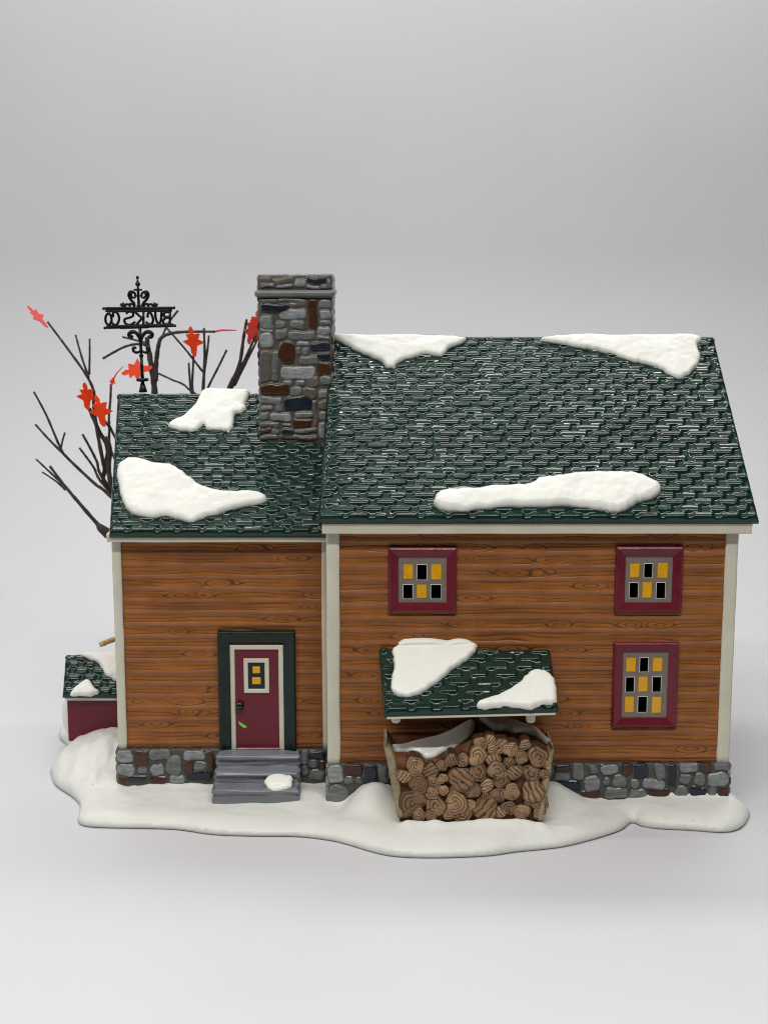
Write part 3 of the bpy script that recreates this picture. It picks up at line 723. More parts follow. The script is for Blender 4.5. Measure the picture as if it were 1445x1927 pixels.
# ------------------------------------------------------------------ lean-to roof over the firewood
w0 = at_y(712, 1217, 0.3); w1 = at_y(1036, 1221, 0.3)
LF = -25.0; lz = at_y(880, 1340, LF)[2]
e0 = (at_y(722, 1342, LF)[0], LF, lz - 0.2); e1 = (at_y(1052, 1330, LF)[0], LF, lz + 1.2)
lt = patch('lean_to_roof', e0, e1, (w1[0], 0.2, w1[2]), (w0[0], 0.2, w0[2]), shingles(33, 3.7, 9.0, 0.85, 1.6), 0.26, M['roof'], house, thick=2.2, label='small green shingle lean-to roof above the firewood')
fT = plane_frame(e0, e1, (w0[0], 0.2, w0[2]))
snow_on(fT, [(757, 1210), (800, 1204), (860, 1206), (893, 1210), (899, 1216), (890, 1230), (876, 1242), (850, 1260), (822, 1283), (795, 1301), (770, 1310), (748, 1307), (737, 1297), (736, 1275), (741, 1245), (738, 1222), (745, 1214)], lt, 1.5, 1.3, seed=11, rough=0.3)
snow_on(fT, [(895, 1327), (900, 1319), (930, 1309), (955, 1298), (975, 1283), (988, 1270), (1005, 1261), (1025, 1261), (1040, 1271), (1046, 1290), (1049, 1313), (1046, 1322), (1020, 1325), (1000, 1332), (975, 1329), (930, 1329), (905, 1331)], lt, 1.8, 1.5, seed=12, rough=0.4)
mb = MB(); n = 30; vs = []
for i in range(n + 1):
    s = i / n; x = e0[0] + 1.0 + (e1[0] - e0[0] - 2.0) * s; z = e0[2] + (e1[2] - e0[2]) * s - 2.3
    vs += [(x, LF + 1.0, z + 0.5), (x, LF + 1.0, z - 0.15), (x, LF + 3.2, z - 0.2), (x, LF + 3.2, z + 1.4)]
fs = [(i * 4 + j, i * 4 + (j + 1) % 4, i * 4 + 4 + (j + 1) % 4, i * 4 + 4 + j) for i in range(n) for j in range(4)] + [(3, 2, 1, 0), (n * 4, n * 4 + 1, n * 4 + 2, n * 4 + 3)]
mb.add(vs, fs); mb.build('eave_trim', M['cream'], lt, smooth=False)
for px in (745, 998):
    p = at_y(px, 1350, LF + 5); mb = MB()
    mb.tube([(p[0], LF + 5.5, p[2] + 3.5), (p[0], LF + 5, p[2] + 1), (p[0], LF + 4.6, p[2] - 1.0), (p[0], LF + 4.6, p[2] - 1.5)], [1.6, 1.6, 1.5, 1.0], 14)
    mb.build('support_peg', M['cream'], lt)
# ledge of snow against the wall above the lean-to
lg = [at_y(x, y, -1.5) for x, y in ((757, 1217), (757, 1206), (775, 1203.5), (810, 1203), (842, 1207), (856, 1204), (872, 1204), (887, 1209), (888, 1217))]
lg = smooth_path([(p[0], p[2], 0) for p in lg], 4, True)
fW = (np.array([0, 0.2, 0.0]), np.array([1.0, 0, 0]), np.array([0, 0, 1.0]), np.array([0, -1.0, 0]))
blob('snow_ledge', [tuple(p[:2]) for p in lg], 0.35, lambda x, y, d: np.sqrt(1 - (1 - np.clip(d / 0.9, 0, 1)) ** 2) * 2.2,
     lambda x, y, h: fW[0] + np.outer(x, fW[1]) + np.outer(y, fW[2]) + np.outer(h, fW[3]), M['snow'], lt, skirt=0.6)

# ------------------------------------------------------------------ snow base
def zp(*pts): return [tuple(at_z(x, y, 0)[:2]) for x, y in pts]
front = zp((99, 1450), (97, 1464), (106, 1482), (134, 1501), (150, 1517), (150, 1535), (147, 1549), (160, 1557), (200, 1560), (300, 1562), (345, 1565), (400, 1573), (480, 1576), (560, 1577), (620, 1584), (660, 1594), (700, 1606), (740, 1614), (800, 1617), (860, 1616), (920, 1613), (970, 1606), (1010, 1602), (1060, 1596), (1110, 1584), (1150, 1572), (1172, 1563), (1184, 1553), (1192, 1551), (1206, 1557), (1240, 1562), (1300, 1565), (1360, 1569), (1392, 1562), (1407, 1545), (1408, 1530))
back = [(119, 6), (120, 30), (121, 70), (120, 110), (112, 124), (60, 127), (0, 128), (-50, 124), (-95, 122), (-118, 112), (-126, 92), (-126, 76), (-121, 66), (-117, 56)]
outline = [tuple(p[:2]) for p in smooth_path([(a, b, 0) for a, b in front + back], 4, True)]
gz = lambda x, y, cx, cy, sx, sy, a: a * np.exp(-((x - cx) / sx) ** 2 - ((y - cy) / sy) ** 2)
def base_h(x, y):
    h = 4.3 + 0 * x
    h = h + gz(x, y, -3, -6, 9, 9, 7.6) + gz(x, y, 56, -4, 8.5, 9, 7.0) + gz(x, y, -101, 44, 16, 20, 7.6) + gz(x, y, -88, 60, 16, 26, 3.0)
    h = h + (1.6 + 2.0 * fbm(x / 4, y / 6, 81, 2)) * np.exp(-((y + 25.5) / 2.2) ** 2) * sstep(3, 8, x) * sstep(56, 50, x)
    h = h + gz(x, y, 60, -20, 20, 12, 0.8) + gz(x, y, -27, 4, 7, 8, 2.0) + gz(x, y, 100, -2, 30, 14, 1.2) + gz(x, y, 112, 10, 12, 12, 1.5)
    h = h + gz(x, y, -70, -2, 30, 10, -0.5) + gz(x, y, 20, -26, 30, 8, 1.5) - gz(x, y, -14, -6, 4, 6, 2.0)
    h = h + 1.7 * fbm(x / 18, y / 13, 77, 3) + 0.22 * fbm(x / 2.2, y / 2.2, 78, 2)
    wall = np.where(x < -18.5, 12.7, -1.3)
    h = h + (0.7 + 2.2 * fbm(x / 4.0, y / 9, 79, 2)) * np.exp(-np.clip(wall - y, 0, 99) / 1.3)
    return h
def hb(x, y, d):
    r = 9.0; t = np.clip(d / r, 0, 1)
    return 0.9 + np.maximum(base_h(x, y) - 0.9, 1.2) * (1 - (1 - t) ** 2.6) ** 0.62
blob('snow_base', outline, 0.62, hb, lambda x, y, h: np.stack([x, y, np.where(h < 0, 0.0, h)], -1), M['base'], house, skirt=0.9, inset=0.9, label='rounded off white snow base under the house')
# ================================================================== SHED
SY = 48.0
shed = thing('shed', 'small burgundy shed with snowy green roof tucked behind the left corner of the house', 'shed', (-112, SY, 10))
a0 = at_y(127.5, 1345, SY)[0]
zt = at_y(160, 1315, SY)[2]
sxr = -93.0
mb = MB(); mb.box(a0, sxr, SY, SY + 26, 8, zt + 0.3); 
g0 = zt + 12
bevel(mb.build('wall', M['burgundy'], shed), 0.3)
mb = MB(); mb.add([(a0, SY, zt), (a0, SY + 26, zt), (a0, SY + 13, g0), (sxr, SY, zt), (sxr, SY + 26, zt), (sxr, SY + 13, g0)], [(0, 2, 1), (3, 4, 5), (0, 1, 4, 3), (0, 3, 5, 2), (1, 2, 5, 4)]); mb.build('gable', M['burgundy'], shed, smooth=False)
re0 = at_y(117, 1308, SY - 3); rz1 = at_y(130, 1231, SY + 13)
rr0 = (re0[0], SY - 3, re0[2]); rr1 = (sxr + 1, SY - 3, re0[2]); rr2 = (sxr + 1, SY + 13, rz1[2]); rr3 = (at_y(123, 1231, SY + 13)[0], SY + 13, rz1[2])
patch('roof', rr0, rr1, rr2, rr3, shingles(41, 3.2, 6.5, 0.8, 1.4), 0.3, M['roof'], shed, thick=1.6)
patch('roof', (sxr + 1, SY + 29, re0[2]), (rr0[0], SY + 29, re0[2]), (rr3[0], SY + 13.2, rz1[2]), (sxr + 1, SY + 13.2, rz1[2]), shingles(42, 3.2, 6.5, 0.55, 1.4), 0.5, M['roof'], shed, thick=1.6)
mb = MB(); mb.box(re0[0] + 0.8, sxr, SY - 1.6, SY + 0.4, zt - 0.2, zt + 0.9); bevel(mb.build('eave_trim', M['white'], shed), 0.2)
fD = plane_frame(rr0, rr1, rr3)
snow_on(fD, [(131, 1306), (136, 1296), (150, 1284), (160, 1277), (170, 1279), (178, 1290), (186, 1299), (184, 1305), (165, 1307), (145, 1307)], shed, 1.2, 1.6, seed=21, label='small snow mound at the shed eave')
snow_on(fD, [(152, 1229), (175, 1225), (200, 1226), (230, 1225), (240, 1245), (240, 1275), (222, 1280), (205, 1274), (195, 1264), (187, 1251), (182, 1243), (168, 1239)], shed, 1.2, 1.5, seed=22, label='large snow patch over the shed ridge')
# snow bank behind the shed
def bank(x, y, d):
    return 0.3 + 17 * np.clip(1 - np.exp(-d / 3.0), 0, 1)
mb = MB(); mb.ball((-117.3, 66, 13), 6.0, 24, (0.75, 1.2, 1.6)); mb.build('snow_bank', M['snow'], shed)

# brass rod
rp = at_y(189, 1213, 40); rq = at_y(216, 1203, 40)
rod = thing('metal_rod', 'thin dull brass rod poking out behind the house wall above the shed roof', 'rod', (rp[0], 40, rp[2]))
mb = MB(); d_ = (rq - rp); mb.tube([rp, rp + d_ * 0.3, rp + d_ * 0.9, rp + d_ * 1.0, np.array([LL + 0.5, 44, (rp + d_ * 2.2)[2] - 1])], [0.85, 0.9, 0.95, 0.95, 0.95], 12)
mb.build('rod_shaft', M['brass'], rod)
mb = MB(); mb.tube([rp - d_ * 0.02, rp + d_ * 0.33], [0.98, 1.02], 12); mb.build('rod_tip', mat('pale_brass', (0.60, 0.42, 0.22), 0.5, 0.4), rod)

# ================================================================== FIREWOOD
FY = -23.0
pile = thing('firewood_stack', 'stack of cut firewood logs capped with snow below the small lean-to roof', 'firewood', (28, -12, 6))
def zt_pile(x):
    c = 1180.0
    x = np.asarray(x, float)
    xl, xr = at_y(735, 1410, FY)[0], at_y(1038, 1410, FY)[0]; s = (x - xl) / (xr - xl)
    return 27.0 + 1.4 * sstep(0.3, 0.55, s) + 4.6 * np.exp(-((s - 0.60) / 0.20) ** 2) - 0.6 * np.exp(-((s - 0.33) / 0.15) ** 2) + 2.0 * np.exp(-((s - 0.82) / 0.14) ** 2)
bx = [at_y(752, 1530, FY)[0], at_y(1019, 1540, FY)[0]]; tx = [at_y(731, 1412, FY)[0], at_y(1038, 1412, FY)[0]]
# core heap: rounded front face, domed top
mb = MB(); nx, ns = 60, 26; vs = []; fs = []
prof_s = np.linspace(0, 1, ns)
for i in range(nx + 1):
    s = i / nx
    for t in prof_s:
        xm = 0.5 * (tx[0] + tx[1]); 
        if t < 0.55:
            k = t / 0.55; z = 4 + (float(zt_pile(tx[0] + (tx[1] - tx[0]) * s)) - 0.9 - 4) * k; y = FY + 1.1 - 0.8 * math.sin(k * 3.1)
        else:
            k = (t - 0.55) / 0.45; xx = tx[0] + (tx[1] - tx[0]) * s; z = float(zt_pile(xx)) - 0.9 + 0.6 * math.sin(min(1, k * 2.5) * 1.57); y = FY + 1.1 + k * 22
        w = min(1.0, (z - 6) / 22.0); xl = bx[0] + (tx[0] - bx[0]) * w; xr = bx[1] + (tx[1] - bx[1]) * w
        x = xl + (xr - xl) * s
        n_ = 0.8 * float(fbm(np.array(x / 4), np.array(z / 3 + y), 91, 2))
        vs.append((x, y + n_, z + n_))
for i in range(nx):
    for j in range(ns - 1): fs.append((i * ns + j, (i + 1) * ns + j, (i + 1) * ns + j + 1, i * ns + j + 1))
fs.append(tuple(range(ns))); fs.append(tuple(nx * ns + j for j in range(ns))[::-1])
mb.add(vs, fs); mb.build('log_heap_core', M['bark'], pile)
logs = """330,945,60 430,975,50 505,945,38 575,905,42 655,905,42 755,870,64 850,830,32 905,808,50 975,830,50 1050,885,47 1160,880,64 862,902,46 965,920,37 1005,985,50 1120,995,60 885,975,64 755,985,60 640,1030,80 515,1030,35 350,1065,64 455,1050,44 440,1120,46 515,1110,37 310,1190,86 465,1210,66 605,1195,76 715,1110,58 815,1075,44 915,1045,52 890,1140,52 985,1120,54 1130,1110,76 1205,1000,34 1180,1200,52 1050,1255,52 965,1230,50 1115,1180,40 808,1150,30 805,1240,82 650,1275,58 355,1275,44 705,1205,34 905,1255,42 1170,1262,40 252,1015,46 560,1265,42 440,1278,42 595,1110,36 1215,930,30 270,1255,40 775,790,44 840,770,36 1075,800,36"""
sideways = set()
li = 0
for tok in logs.split():
    cx, cy, r = [float(x) for x in tok.split(',')]
    px, py = 690 + cx / 3.6125, 1180 + cy / 3.6125
    p = at_y(px, py, FY - 0.6); R = r / 3.6125 / FPX * 457 * 1.10
    rr = np.random.RandomState(500 + li); li += 1
    nr, na_ = 15, 34; ang = np.linspace(0, 2 * np.pi, na_, endpoint=False)
    ph = rr.rand(4) * 6.28
    out = 1 + 0.08 * np.sin(2 * ang + ph[0]) + 0.07 * np.sin(3 * ang + ph[1]) + 0.04 * np.sin(5 * ang + ph[2]) + 0.04 * (rr.rand(na_) - 0.5)
    tilt = (rr.rand(2) - 0.5) * 0.35; fwd = rr.rand() * 0.7 + 0.20 * R
    vs = [(p[0], FY - 0.4 - fwd, p[2])]; cs = [(0, 0, 0)]
    rings = 2.2 + rr.rand() * 1.6; arc = rr.rand() * 6.28; split = rr.rand() < 0.38; sa = rr.rand() * 3.14
    base_c = np.array([0.42, 0.255, 0.135]) * (0.55 + 0.6 * rr.rand()); warm = np.array([0.150, 0.066, 0.026]); dk = np.array([0.014, 0.007, 0.004])
    mixw = rr.rand() ** 2
    def shade(q, a):
        if split: f = (q * np.cos(a - sa) * 2.3 + 10.2 + 0.12 * np.sin(a * 3)) % 1
        else: f = (q * rings + 0.2 + 0.10 * np.sin(a + ph[3]) + (0.16 * (a / 6.28))) % 1
        dist = min(f, 1 - f); l = 1 - float(sstep(0.07, 0.20, dist))
        if not split and math.cos(a - arc) > 0.72: l *= 0.12
        if not split and abs(math.sin(a * 1.5 + ph[0])) < 0.07 and q > 0.3: l = 0.9
        e = float(sstep(0.84, 1.0, q)); return l * (q < 0.9), e
    for i in range(1, nr + 1):
        q = i / nr
        for j, a in enumerate(ang):
            l, e = shade(q, a); ro = R * out[j] * q
            dep = fwd * (1 - 0.60 * q ** 3.5) - 0.22 * l + 0.08 * float(vnoise(np.array(j / 2.0), np.array(i / 2.0), 60 + li))
            x = p[0] + ro * math.cos(a); z = p[2] + ro * math.sin(a)
            y = FY - 0.4 - dep + tilt[0] * (x - p[0]) + tilt[1] * (z - p[2]) - 0.25 * q * q * 0
            vs.append((x, y, z))
            c = base_c * (1 - 0.6 * mixw) + warm * 0.6 * mixw
            c = c * (0.82 + 0.36 * float(vnoise(np.array(j / 1.5 + 3), np.array(i / 1.2), 90 + li)))
            c = c * (1 - 0.92 * l) + dk * 0.92 * l
            c = c * (1 - 0.88 * e) + np.array([0.045, 0.019, 0.008]) * 0.88 * e
            cs.append(tuple(c))
    cs[0] = tuple(base_c)
    fs = [(0, 1 + (j + 1) % na_, 1 + j) for j in range(na_)]
    for i in range(nr - 1):
        for j in range(na_):
            j2 = (j + 1) % na_; fs.append((1 + i * na_ + j, 1 + i * na_ + j2, 1 + (i + 1) * na_ + j2, 1 + (i + 1) * na_ + j))
    b0 = len(vs)
    for ex, yo in ((1.05, 0.5), (1.0, 6.0)):
        for j, a in enumerate(ang):
            q = vs[1 + (nr - 1) * na_ + j]
            vs.append((p[0] + (q[0] - p[0]) * ex, q[1] + yo, p[2] + (q[2] - p[2]) * ex)); cs.append((0.06, 0.028, 0.012))
    last = 1 + (nr - 1) * na_
    for s0, s1 in ((last, b0), (b0, b0 + na_)):
        for j in range(na_): j2 = (j + 1) % na_; fs.append((s0 + j, s0 + j2, s1 + j2, s1 + j))
    mk('log', vs, [f[::-1] for f in fs], M['log'], pile, True, colors=np.array(cs))
# side planks
for (xa, ya_, xb, yb_, w) in ((721.5, 1402, 748, 1538, 3.0), (1043, 1408, 1022, 1545, 2.6)):
    sgn = 1 if xa < 900 else -1
    p = at_y(xa, ya_, FY + 0.5); q = at_y(xb, yb_, FY - 1.5); n = 26; vs = []; fs = []
    for i in range(n + 1):
        s = i / n; c = p * (1 - s) + q * s; ww = w * (0.75 + 0.35 * math.sin(s * 2.6)) * (0.5 + 0.5 * min(1, s * 9)) + 0.5 * (float(vnoise(s * 9, xa, 3)) - 0.5)
        ww2 = ww * (1 - 0.35 * s)
        for (ox, oy) in ((0, 0.4), (0.15, -0.5), (0.45, -0.9 + 0.4 * float(vnoise(s * 14, xa + 3, 3))), (0.75, -0.6), (1.0, 0.0), (1.0, 16), (0, 16)):
            vs.append((c[0] + sgn * ox * ww2, c[1] + oy + 0.3, c[2] + 0.4 * (float(vnoise(ox * 3, s * 4, 9)) - 0.5)))
    k = 7
    for i in range(n):
        for j in range(k): j2 = (j + 1) % k; fs.append((i * k + j, i * k + j2, (i + 1) * k + j2, (i + 1) * k + j))
    fs.append(tuple(range(k))); fs.append(tuple(n * k + j for j in range(k)))
    mk('side_plank', vs, fs, M['plank'], pile)
# snow on the stack
def pile_snow(pts, seed):
    loc = [tuple(at_z(x, y, z)[:2]) for x, y, z in pts]
    loc = [tuple(p[:2]) for p in smooth_path([(a, b, 0) for a, b in loc], 5, True)]
    def hf(x, y, d):
        t = np.clip(d / 1.3, 0, 1); return np.sqrt(1 - (1 - t) ** 2) * (1.3 + 0.4 * fbm(x / 5, y / 5, seed, 2))
    def to3d(x, y, h): return np.stack([x, y, zt_pile(x) - 0.2 + 0.05 * (y - FY) + h], -1)
    blob('snow_patch', loc, 0.4, hf, to3d, M['snow'], pile, skirt=0.6, inset=0.3)
pile_snow([(735, 1402, 28), (757, 1400, 28), (790, 1392, 28), (825, 1386, 28), (870, 1379, 29), (891, 1376, 30), (891, 1388, 30), (880, 1401, 29), (855, 1409, 28), (838, 1414, 27), (820, 1424, 26.5), (800, 1426, 26.5), (788, 1420, 26.5), (765, 1416, 26.5), (745, 1416, 26.5)], 5)
pile_snow([(901, 1361, 32), (925, 1358, 33), (956, 1362, 32), (995, 1369, 31), (1010, 1375, 30), (1024, 1389, 29), (1038, 1404, 28), (1036, 1411, 27), (1022, 1404, 28), (1003, 1391, 29), (985, 1387, 30), (965, 1386, 31), (950, 1378, 32), (928, 1374, 33)], 6)

# ================================================================== SIGN
sb = at_y(268, 737, RIDGE)
sign = thing('iron_sign', 'black wrought iron name sign with scrollwork standing on the narrow roof ridge', 'sign', (sb[0], RIDGE, sb[2]))
SYY = RIDGE
def sp(cx, cy, y=SYY): # crop2 pixel -> point
    return at_y(180 + cx / 4.516, 500 + cy / 4.516, y)
pxmm = FPX / 516.0; cmm = 4.516 * pxmm   # crop pixels per mm
mb = MB()
axis = lambda cy: sp(357 + (405 - 357) * (cy - 90) / (1070 - 90), cy)
mb.tube([axis(1075), axis(1060), axis(1040), axis(985)], [1.5, 1.45, 1.15, 0.55], 14)
mb.tube([axis(985), axis(982), axis(975), axis(958), axis(952)], [0.6, 2.0, 2.25, 2.2, 0.6], 16)
mb.tube([axis(960), axis(770)], [0.62, 0.55], 10)
for cy, r in ((765, 0.85),): c = axis(cy); mb.ball(c, r, 12)
mb.tube([axis(770), axis(620), axis(530)], [0.5, 0.62, 0.55], 10)
mb.build('post', M['black'], sign)
mb = MB()
mb.tube([axis(360), axis(330), axis(200), axis(180)], [0.62, 0.5, 0.5, 0.4], 10); mb.ball(axis(343), 0.85, 12)
mb.tube([sp(325, 205), sp(345, 204), sp(380, 205), sp(398, 204)], [0.3, 0.42, 0.42, 0.3], 8)
mb.ball(axis(157), 0.92, 14); mb.tube([axis(180), axis(165)], [0.3, 0.6]); mb.tube([axis(150), axis(120)], [0.5, 0.32], 8); mb.ball(axis(102), 0.66, 12, (0.85, 0.85, 1.1))
mb.build('finial', M['black'], sign)
def sq(cx, cy, y=SYY): return at_y(185 + cx / 9.323, 510 + cy / 9.323, y)
mb = MB()
for a, b, r in (((100, 657), (1328, 647), 0.56), ((130, 702), (1300, 692), 0.56), ((125, 996), (1345, 960), 0.52), ((145, 978), (1320, 938), 0.54), ((380, 1005), (900, 990), 0.35)):
    a, b = sq(*a), sq(*b); mb.tube([a, a * 0.95 + b * 0.05, a * 0.05 + b * 0.95, b], [r * 0.7, r, r, r * 0.7], 10)
for c in ((100, 660), (1330, 647), (122, 1000), (1345, 960)): mb.ball(sq(*c), 0.58, 12)
mb.build('banner_frame', M['black'], sign)
# lettering, meant to be read from the far side
mb = MB()
for st_ in ([(1262, 705), (1258, 940)], [(1262, 720), (1190, 722), (1155, 750), (1165, 800), (1255, 805)], [(1255, 812), (1170, 835), (1140, 880), (1165, 925), (1260, 932)],
            [(1115, 700), (1108, 800), (1098, 880), (1062, 915), (1028, 880), (1008, 800), (1005, 705)],
            [(872, 818), (872, 760), (905, 720), (940, 770), (965, 850), (950, 910), (895, 930), (835, 892)],
            [(797, 705), (797, 960)], [(650, 715), (700, 765), (785, 835)], [(775, 825), (715, 895), (660, 955)],
            [(495, 752), (520, 722), (575, 712), (618, 745), (605, 795), (545, 820), (478, 840), (462, 880), (490, 925), (550, 945), (615, 920), (652, 885)],
            [(268, 815), (262, 750), (290, 720), (335, 735), (366, 800), (366, 870), (335, 930), (290, 945), (245, 910), (238, 870)],
            [(185, 738), (145, 780), (130, 845), (145, 910), (185, 945), (222, 910), (238, 845), (222, 780), (185, 738)]):
    P = smooth_path([sq(x, y) for x, y in st_], 5) if len(st_) > 2 else [sq(x, y) for x, y in st_]
    mb.tube(P, 0.47, 8)
mb.build('lettering', M['black'], sign)
mb = MB()
def mir(pts, cxm): return [(2 * cxm - x, y) for x, y in pts]
def curl(pts, r=0.33, cxm=None, taper=True):
    r *= 1.2
    for P in ([pts] + ([mir(pts, cxm)] if cxm else [])):
        Q = smooth_path([sp(x, y) for x, y in P], 5); n = len(Q)
        mb.tube(Q, [r * (0.75 + 0.5 * math.sin(math.pi * i / (n - 1))) if taper else r for i in range(n)], 8)
curl([(352, 250), (330, 272), (305, 262), (303, 238), (325, 226), (340, 245), (330, 255)], 0.34, 366)
curl([(303, 240), (318, 222), (295, 222), (284, 250), (298, 285), (325, 315), (334, 340), (322, 356)], 0.36, 367)
curl([(322, 356), (325, 336), (305, 324), (285, 330), (262, 328), (252, 345), (262, 358)], 0.32, 370)
curl([(285, 330), (292, 340), (300, 332)], 0.28, 370)
curl([(255, 358), (240, 345), (225, 335), (212, 322)], 0.4, 370)
curl([(240, 345), (238, 325), (236, 312)], 0.28, 370)
curl([(385, 660), (372, 610), (345, 570), (312, 563), (288, 580), (290, 603), (308, 608), (316, 592)], 0.5, 384)
curl([(384, 640), (378, 600), (384, 560)], 0.45)
curl([(388, 700), (380, 725), (350, 738), (325, 725), (322, 700), (338, 695), (345, 708)], 0.36, 389)
mb.build('scrollwork', M['black'], sign)

# ================================================================== TREE
TY = 118.0
tp = at_y(330, 1000, TY)
tree = thing('bare_tree', 'bare brown twig tree with a few red leaves behind the narrow wing', 'tree', (tp[0], TY, 4))
def tpt(cx, cy, y=TY): return at_y(20 + cx / 3.5025, 500 + cy / 3.5025, y)
def tpt2(cx, cy, y=TY): return at_y(180 + cx / 4.516, 500 + cy / 4.516, y)
crown = np.array([tp[0], TY, 62.0])
mb = MB(); P = smooth_path([(tp[0] + 3, TY, 2), (tp[0] + 1, TY + 1, 25), (tp[0], TY, 48), crown], 6)
mb.tube(P, [4.2 - 1.6 * i / (len(P) - 1) + 0.3 * math.sin(i * 1.3) for i in range(len(P))], 14); mb.build('trunk', M['twig'], tree)
def branch(pts, r0, r1, f=tpt, y0=TY, dy=0, root=None, knob=True, parent=tree):
    n = len(pts); Q = [f(x, y, y0 + dy * i / max(1, n - 1)) for i, (x, y) in enumerate(pts)]
    if root is not None: Q = [np.array(root)] + Q
    Q = smooth_path(Q, 5); k = len(Q); m_ = MB()
    r0 *= 0.60; r1 *= 0.66
    rad = [(r0 + (r1 - r0) * i / (k - 1)) * (1 + 0.10 * math.sin(i * 2.3 + pts[0][0])) for i in range(k)]
    if knob: rad[-1] = r1 * 1.12
    m_.tube(Q, rad, 9); return m_.build('branch', M['twig'], parent)
A = branch([(655, 1480), (620, 1330), (585, 1160), (550, 930), (550, 830), (500, 720), (380, 550), (245, 370)], 1.7, 0.62, root=crown)
branch([(518, 740), (470, 600), (430, 455)], 0.85, 0.55, parent=A); branch([(520, 720), (523, 600), (523, 480)], 0.85, 0.55, parent=A)
B = branch([(650, 1510), (560, 1440), (380, 1270), (330, 1200), (240, 990), (155, 830)], 1.3, 0.62, y0=112, root=crown)
branch([(390, 1280), (250, 1140), (165, 1045)], 0.95, 0.6, y0=112, parent=B); branch([(335, 1200), (345, 1150), (360, 1100)], 0.7, 0.6, y0=112, parent=B)
C_ = branch([(640, 1440), (570, 1290), (525, 1200), (475, 1110)], 1.1, 0.75, y0=116, root=crown); branch([(640, 1475), (550, 1330), (500, 1260), (455, 1200)], 1.0, 0.7, y0=116, root=crown)
Dd = branch([(675, 1800), (590, 1720), (450, 1560), (350, 1440), (260, 1320)], 1.9, 0.75, y0=110, root=(tp[0], TY, 40))
branch([(350, 1445), (250, 1350), (170, 1275)], 0.8, 0.55, y0=110, parent=Dd); branch([(365, 1480), (300, 1420), (210, 1360)], 0.75, 0.5, y0=110, parent=Dd)
mb = MB(); mb.tube([tpt(570, 1700, 109), tpt(590, 1725, 109), tpt(640, 1765, 109), tpt(690, 1790, 109)], [0.7, 1.6, 2.2, 2.4], 7); mb.build('branch_stub', M['twig'], Dd)
branch([(670, 1420), (640, 1200), (580, 1080), (520, 940)], 1.5, 1.2, y0=121, root=crown)
branch([(690, 1500), (655, 1200), (622, 1130)], 1.6, 1.5, y0=113, root=crown); branch([(690, 1130), (650, 1060), (600, 1000)], 1.0, 0.9, y0=122, root=crown)
branch([(700, 1300), (652, 1050), (660, 880), (664, 780)], 0.9, 0.75, root=crown, y0=124)
Hh = branch([(960, 1000), (950, 820), (935, 700), (910, 560), (900, 470)], 2.6, 1.3, root=crown)
branch([(958, 760), (960, 650), (975, 530), (1000, 470), (1080, 442), (1200, 435), (1350, 435)], 1.8, 0.7, parent=Hh)
branch([(930, 590), (895, 515), (830, 492), (740, 470)], 0.9, 0.6, parent=Hh, dy=4); branch([(930, 610), (900, 530), (830, 517), (740, 540), (610, 612)], 1.0, 0.75, parent=Hh, dy=-5)
branch([(1250, 1000), (1170, 810), (1060, 750), (975, 710)], 0.8, 0.6, root=crown)
J = branch([(1265, 1000), (1270, 820), (1280, 600), (1275, 410)], 1.7, 0.62, root=crown)
branch([(1278, 700), (1298, 560), (1308, 460)], 0.85, 0.6, parent=J); branch([(1268, 700), (1160, 560), (1030, 410)], 0.8, 0.6, parent=J); branch([(1000, 470), (1040, 380), (1105, 295)], 0.7, 0.7, parent=Hh)
branch([(1210, 1000), (1188, 820), (1175, 640)], 1.1, 0.65, root=crown); branch([(1230, 1000), (1200, 820), (1205, 640), (1211, 540)], 1.1, 0.6, root=crown)
branch([(900, 1200), (950, 1050), (1050, 850), (1115, 715)], 0.95, 0.62, f=tpt2, root=crown)
Mm = branch([(1080, 1250), (1130, 1050), (1220, 850), (1260, 600), (1285, 455)], 2.0, 0.75, f=tpt2, root=crown)
branch([(1150, 1040), (1270, 800), (1370, 570)], 1.5, 0.6, f=tpt2, parent=Mm); branch([(1180, 1020), (1290, 800), (1395, 590)], 1.0, 0.6, f=tpt2, parent=Mm)
OAK = [((x - 745) / 315.0, (275 - y) / 315.0) for x, y in ((765, 432), (772, 390), (782, 322), (862, 292), (798, 254), (818, 194), (754, 194), (757, 160), (738, 117), (718, 118), (706, 150), (716, 192), (674, 194), (698, 246), (638, 266), (712, 326), (718, 395), (745, 430))]
def leaf(px, py, L, ang, wid=0.7, yaw=0.0, y=TY - 2, m='leaf', bend=0.12):
    """px, py in photo pixels, L in mm; ang turns it in the picture's plane, yaw turns it edge-on"""
    c = at_y(px, py, y); vs = []; fs = []
    O = OAK
    n = len(O)
    for side in (-1, 1):
        for k in (0.0, 1.0):
            for a, b in O:
                x = a * wid * 1.4 * L * k; z = b * L * (k if k else 0.0); yy = bend * L * (a * a * 2 + b * b * 0.6) * k + side * 0.14
                ca, sa = math.cos(yaw), math.sin(yaw); x, yy = x * ca - yy * sa, x * sa + yy * ca
                cr, sr = math.cos(ang), math.sin(ang); vs.append((c[0] + x * cr + z * sr, c[1] + yy, c[2] - x * sr + z * cr))
    for s in (0, 2):
        for j in range(n):
            j2 = (j + 1) % n; f = (s * n + j, (s + 1) * n + j, (s + 1) * n + j2); fs.append(f if s == 0 else f[::-1])
    for j in range(n): j2 = (j + 1) % n; fs.append((n + j, 3 * n + j, 3 * n + j2, n + j2))
    return mk('leaf', vs, fs, M[m], tree, False)
R_ = math.radians
leaf(72, 596, 11.5, R_(-40), 0.55, R_(60), m='leaf_pale', bend=0.0)
leaf(164, 746, 11.0, R_(0), 0.85, R_(30))
leaf(190, 774, 12.8, R_(-8), 0.75, R_(10), y=TY - 6)
leaf(212, 719, 3.5, R_(15), 0.9, R_(10))
leaf(258, 696, 12.5, R_(-97), 0.75, R_(15))
